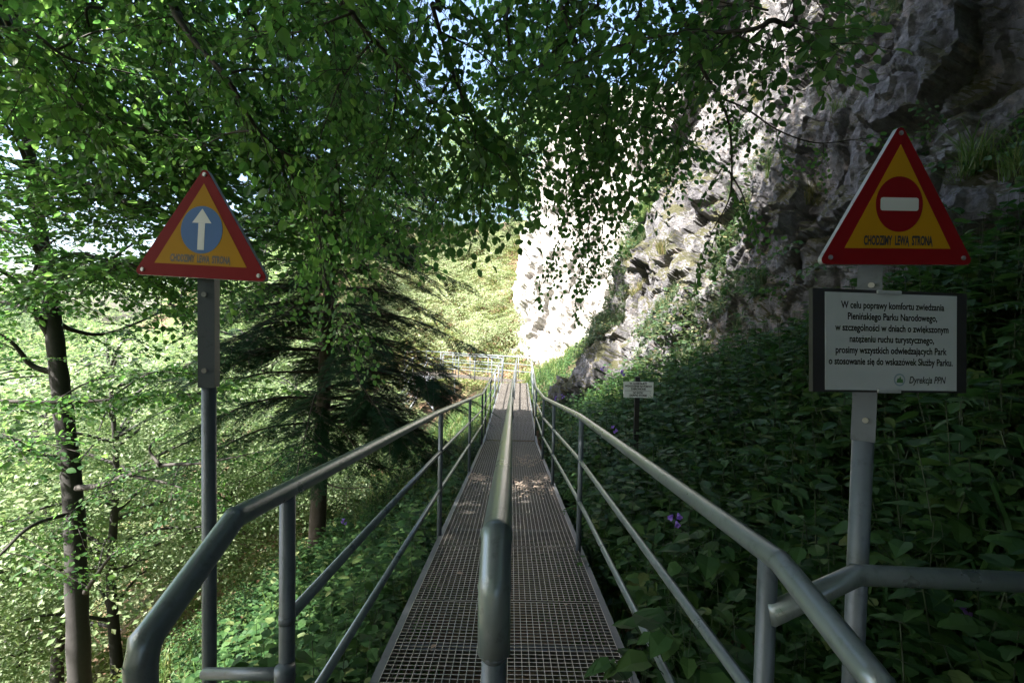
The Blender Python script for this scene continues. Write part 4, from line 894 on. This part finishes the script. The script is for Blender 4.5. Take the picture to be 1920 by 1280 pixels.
for temps, n, y0, y1, a, b in ((HB, 1500, .2, 7.5, .55, 1.15), (RO, 230, .2, 7, .4, .8), (HS, 1500, .2, 9, .6, 1.3), (TU, 420, .2, 8, .6, 1.5), (FE, 230, .6, 8, .6, 1.2), (HL, 500, .4, 8, .5, 1.1)):
    x, y = scatter(r, n, .72, 5, y0, y1, ok_r); s_ = np.clip(.35+(x-.7)*1.1, .35, 1); place(lf, st, temps, x, y, a, b, r, dz=-.12*(1-s_)-.04)
for temps, n, y0, y1, a, b in ((HB, 700, 7, 14, .7, 1.15), (HL, 1900, 8, 24, .6, 1.25), (LO, 500, 9, 24, .35, .8), (FE, 80, 8, 16, .7, 1.2)):
    x, y = scatter(r, n, .75, 6, y0, y1, ok_r); place(lf, st, temps, x, y, a, b, r)
o = lf.build('undergrowth', MT['herb']); tag(o, kind='stuff'); so_ = st.build('stems', MT['stem'], None); so_.parent = o
# left bank
lf, st = MB(), MB()
ok_l = lambda x, y: (x < -.72) & turn_clear(x, y)
for temps, n, x0, y0, y1, a, b in ((HB, 900, -3.6, .6, 8, .55, 1.05), (RO, 300, -3, .6, 7, .5, .95), (HS, 1500, -4.5, .6, 12, .6, 1.1), (FE, 110, -4, 1, 10, .6, 1.1), (HL, 1900, -6.5, 6, 24, .6, 1.15)):
    x, y = scatter(r, n, x0, -.72, y0, y1, ok_l); place(lf, st, temps, x, y, a, b, r, dz=-.05)
o = lf.build('undergrowth', MT['herb']); tag(o, kind='stuff'); so_ = st.build('stems', MT['stem'], None); so_.parent = o
# gully and far hillside
lf = MB()
x, y = scatter(r, 17000, -30, -3, 5, 60, lambda x, y: (x < -3.5) & turn_clear(x, y) & (x > -1.25*y-3)); pz = np.stack([x*.25, y*.25, x*0], 1); k = fbm(pz, 3, 77) > -.1; place(lf, None, LO, x[k], y[k], .45, 1.05, r)
x, y = scatter(r, 5000, -9, 6, 24.5, 44, lambda x, y: turn_clear(x, y)); place(lf, None, LO, x, y, .5, 1.1, r)
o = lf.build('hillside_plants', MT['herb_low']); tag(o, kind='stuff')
# grass on the sunny bank and along the left edge
lf = MB()
x, y = scatter(r, 420, .8, 6, 9, 26, ok_r); place(lf, None, TU, x, y, .8, 1.9, r, tilt=.3)
x, y = scatter(r, 1500, -5, -.75, 4, 24, ok_l); place(lf, None, TU, x, y, .6, 1.4, r, tilt=.3)
o = lf.build('grass', MT['grass']); tag(o, kind='stuff')
# ---------------------------------------------------------------- things growing on the rock
def cliff_at(px, py):              # nearest point of the rock face along that direction
    V = CL.reshape(-1, 3)-CAM; d = V@_f; X = V@_r/d*FPX+960; Yp = 640-V@_u/d*FPX
    e = np.hypot(X-px, Yp-py)+np.where(d < .5, 1e6, 0)+d*1.5; i = np.argmin(e); return CL.reshape(-1, 3)[i]
TG = [tuft(60+i, .42, 60, .004, 1.0) for i in range(3)]
for px, py, sc, mt_, lab in [(1425, 185, .75, 'drygrass', 'pale dry grass tuft lit on a ledge high on the rock'), (1590, 205, .7, 'grass', 'green grass tuft on the dark rock above the no entry sign'),
        (1525, 385, .8, 'drygrass', 'hanging dry grass tuft on the rock left of the no entry sign'), (1240, 470, .9, 'drygrass', 'brownish grass tuft on the sunlit left edge of the rock'),
        (1210, 400, .9, 'grass', 'blue green grass clump on the left edge of the rock'), (1190, 560, .9, 'drygrass', 'dry grass clump at the foot of the sunlit rock'), (1330, 330, .7, 'grass', 'grass tuft under the yellow moss patch on the rock'),
        (1450, 330, .7, 'grass', 'small grass tuft in the mossy hollow of the rock'), (1175, 470, 1.0, 'grass', 'leafy grass clump on the rim of the rock nearest the gap'), (1830, 330, 1.2, 'grass', 'long grass on a rock shelf behind the no entry sign'),
        (1255, 300, .8, 'grass', 'grass tuft on the upper left rim of the rock'), (1890, 330, 1.3, 'grass', 'grass on the rock shelf at the right edge of the view')]:
    p = cliff_at(px, py); lf = MB(); rr = np.random.default_rng(px)
    e = empty('grass_tuft', p, lab, 'grass', 'grass tufts on the rock')
    ms = [(frame((1, .2, 0), (-.7, -.1, .8))@np.array(Matrix.Rotation(rr.uniform(0, 6), 3, 'Z'))*sc*rr.uniform(.7, 1.2), p+rr.normal(0, .10, 3)) for _ in range(4)]
    put_sprays(lf, None, TG, ms, rr); lf.build('blades', MT[mt_], e)
for px, py, sc, lab in [(1195, 440, 1.0, 'bushy shrub on the left rim of the rock'), (1160, 500, .9, 'shrub at the foot of the rock rim beside the gap'), (1850, 290, 1.5, 'dark leafy shrub on the rock behind the no entry sign'), (1900, 400, 1.6, 'dark shrub at the right edge below the rock overhang'), (1470, 560, 1.3, 'dark leafy shrub against the rock foot left of the notice board'), (1330, 120, .9, 'shrub high on the rock rim under the beech leaves'), (1400, 250, .7, 'small shrub in the mossy hollow of the rock')]:
    p = cliff_at(px, py); lf, st = MB(), MB(); rr = np.random.default_rng(px+1); e = empty('shrub', p, lab, 'shrub', 'shrubs on the rock')
    ms = [(frame((rr.normal(), rr.normal(), .6), (-.6, 0, .8))*sc*rr.uniform(.35, .7), p+rr.normal(0, .22*sc, 3)*[1, 1.2, .8]+[-.05, 0, .05]) for _ in range(14)]
    put_sprays(lf, st, SPN, ms, rr); lf.build('leaves', MT['herb'], e); st.build('branches', MT['twig'], e)
lf = MB(); rr = np.random.default_rng(31); RV = CL.reshape(-1, 3); pick = rr.integers(0, len(RV), 60000); q = RV[pick]; nz = fbm(q*.55, 4, 91)
k = (q[:, 1] > 8.5) & (q[:, 1] < 15.5) & (nz > -.05) & (q[:, 2] > terrain(q[:, 0], q[:, 1])+.1) & (q[:, 2] < 9); q = q[k][:3000]
put_sprays(lf, None, TG+[HL[0]]+LO, [(frame((1, .3, 0), (-.75, -.2, .7))@np.array(Matrix.Rotation(rr.uniform(0, 6), 3, 'Z'))*rr.uniform(.35, .85), v) for v in q], rr)
tag(lf.build('rock_plants', MT['herb_rock']), kind='stuff')
# ---------------------------------------------------------------- single plants that stand out
for px, py, d, sc, lab in [(1290, 1190, 1.75, 1.25, 'large heart leaved plant drooping beside the right handrail'), (1195, 1250, 1.9, 1.1, 'broad leaved plant leaning over the lower right rail'), (1720, 1010, 1.9, 1.3, 'dark broad leaved plant behind the side railing'),
        (1330, 1010, 2.6, 1.2, 'broad leaved plant halfway down the right bank'), (1150, 920, 4.2, 1.1, 'bright leaved plant pushing through the right railing by the grating edge'), (1090, 1040, 3.7, .7, 'low plant spilling onto the right edge of the grating'), (700, 1130, 2.9, .9, 'broad leaved plant just left of the grating between the lower rails'), (500, 1225, 2.0, 1.0, 'large leaved plant in the lower left corner by the tie bar')]:
    sc *= .62; p = P(px, py, d); lf, st = MB(), MB(); rr = np.random.default_rng(px); t = RO[px % 3]; z = min(p[2]-.12, 9); e = empty('broad_leaved_plant', (p[0], p[1], z-.15), lab, 'plant', 'large leaved plants by the footbridge')
    ms = [(np.array(Matrix.Rotation(rr.uniform(0, 6), 3, 'Z'))*sc, np.array([p[0], p[1], z-.15])), (np.array(Matrix.Rotation(rr.uniform(0, 6), 3, 'Z'))*sc*.7, np.array([p[0], p[1], z-.02]))]
    put_sprays(lf, st, RO, ms, rr); lf.build('leaves', MT['herb'], e); st.build('stems', MT['stem'], e)
for px, py, d, lab in [(1797, 1140, 1.75, 'violet bellflower behind the side railing at the lower right'), (1152, 803, 5.3, 'violet bellflower left of the storm sign stake'), (1170, 697, 6.2, 'violet bellflower just above the storm sign plate'), (1130, 690, 8.5, 'violet bellflower on the bank left of the storm sign'), (1043, 745, 9.5, 'violet bellflower beside the far right handrail'), (1055, 742, 9.8, 'second violet bellflower beside the far right handrail, farther from the path'),
        (1268, 968, 2.9, 'small violet flower among dark leaves on the right bank'), (648, 975, 6.0, 'violet flower on the left bank beside the fir trunk')]:
    p = P(px, py, d); e = empty('bellflower', p-[0, 0, .45], lab, 'flower', 'violet bellflowers'); rr = np.random.default_rng(px)
    st = MB(); tube(st, smooth_path([p-[0, 0, .45], p-[.01, 0, .2], p+[0, 0, .02]], 4), .0025, 5); st.build('stem', MT['stem'], e)
    for k in range(3):
        c = p+np.array([rr.normal(0, .012), rr.normal(0, .012), .028*(k-1)]); ax = unit([rr.normal(0, .6)-.4, -.7, -.35]); f3 = frame(ax); b = MB(); V = []
        for j, (u, w) in enumerate(((0, .004), (.010, .009), (.022, .011), (.032, .017))):
            for a in range(10): ww = w*(1.12 if (a % 2 == 0 and j == 3) else 1); V.append(c+f3@np.array([u+(.005 if a % 2 == 0 and j == 3 else 0), ww*math.cos(a*.6283), ww*math.sin(a*.6283)]))
        b.add(V, [(j*10+a, j*10+(a+1) % 10, j*10+10+(a+1) % 10, j*10+10+a) for j in range(3) for a in range(10)]); b.build('blossom', MT['petal'], e)
# ---------------------------------------------------------------- grit and litter on the grating
g = MB(); rr = np.random.default_rng(4)
def gz_(x, y): return fz(y)+.0045
for k in range(900):
    c = [(.27, 6.35, .30, .5), (.50, 6.9, .12, .3), (-.45, 6.75, .16, .25), (.3, 8.3, .22, .6)][rr.choice(4, p=[.45, .2, .2, .15])]
    x, y = c[0]+rr.normal(0, c[2]*.55), c[1]+rr.normal(0, c[3]*.55)
    if abs(x) > .585: continue
    s_ = rr.uniform(.006, .022); box(g, (x, y, gz_(x, y)+s_*.12), s_, s_*rr.uniform(.6, 1.5), s_*.35, np.array(Matrix.Rotation(rr.uniform(0, 6), 3, 'Z')))
tag(g.build('grit', MT['sand']), kind='stuff')
for i, (px, py, lab) in enumerate([(856, 1075, 'curled pale dead leaf on the left lane of the grating'), (1047, 1082, 'tiny dead leaf on the right lane of the grating'), (1064, 1135, 'thin dead leaf stalk end on the right lane near the camera'), (818, 1210, 'small dry leaf on the left lane near the bottom edge'), (905, 1000, 'small dry leaf on the left lane beside the middle handrail')]):
    v = _f+_r*(px-960)/FPX-_u*(py-640)/FPX; tt = (CAM[2]-.216)/(-v[2]-.116*v[1]) if False else (fz(0)-CAM[2])/(v[2]+.116*v[1]); p = CAM+v*tt
    lf = MB(); sc = (.05, .03, .025, .035, .03)[i]; lf.many(*LT_['beech'], [(np.array(Matrix.Rotation(i*1.3, 3, 'Z'))*sc, p+[0, 0, .006])]); o = lf.build('dead_leaf', MT['dead']); tag(o, lab, 'leaf', 'dead leaves on the grating')
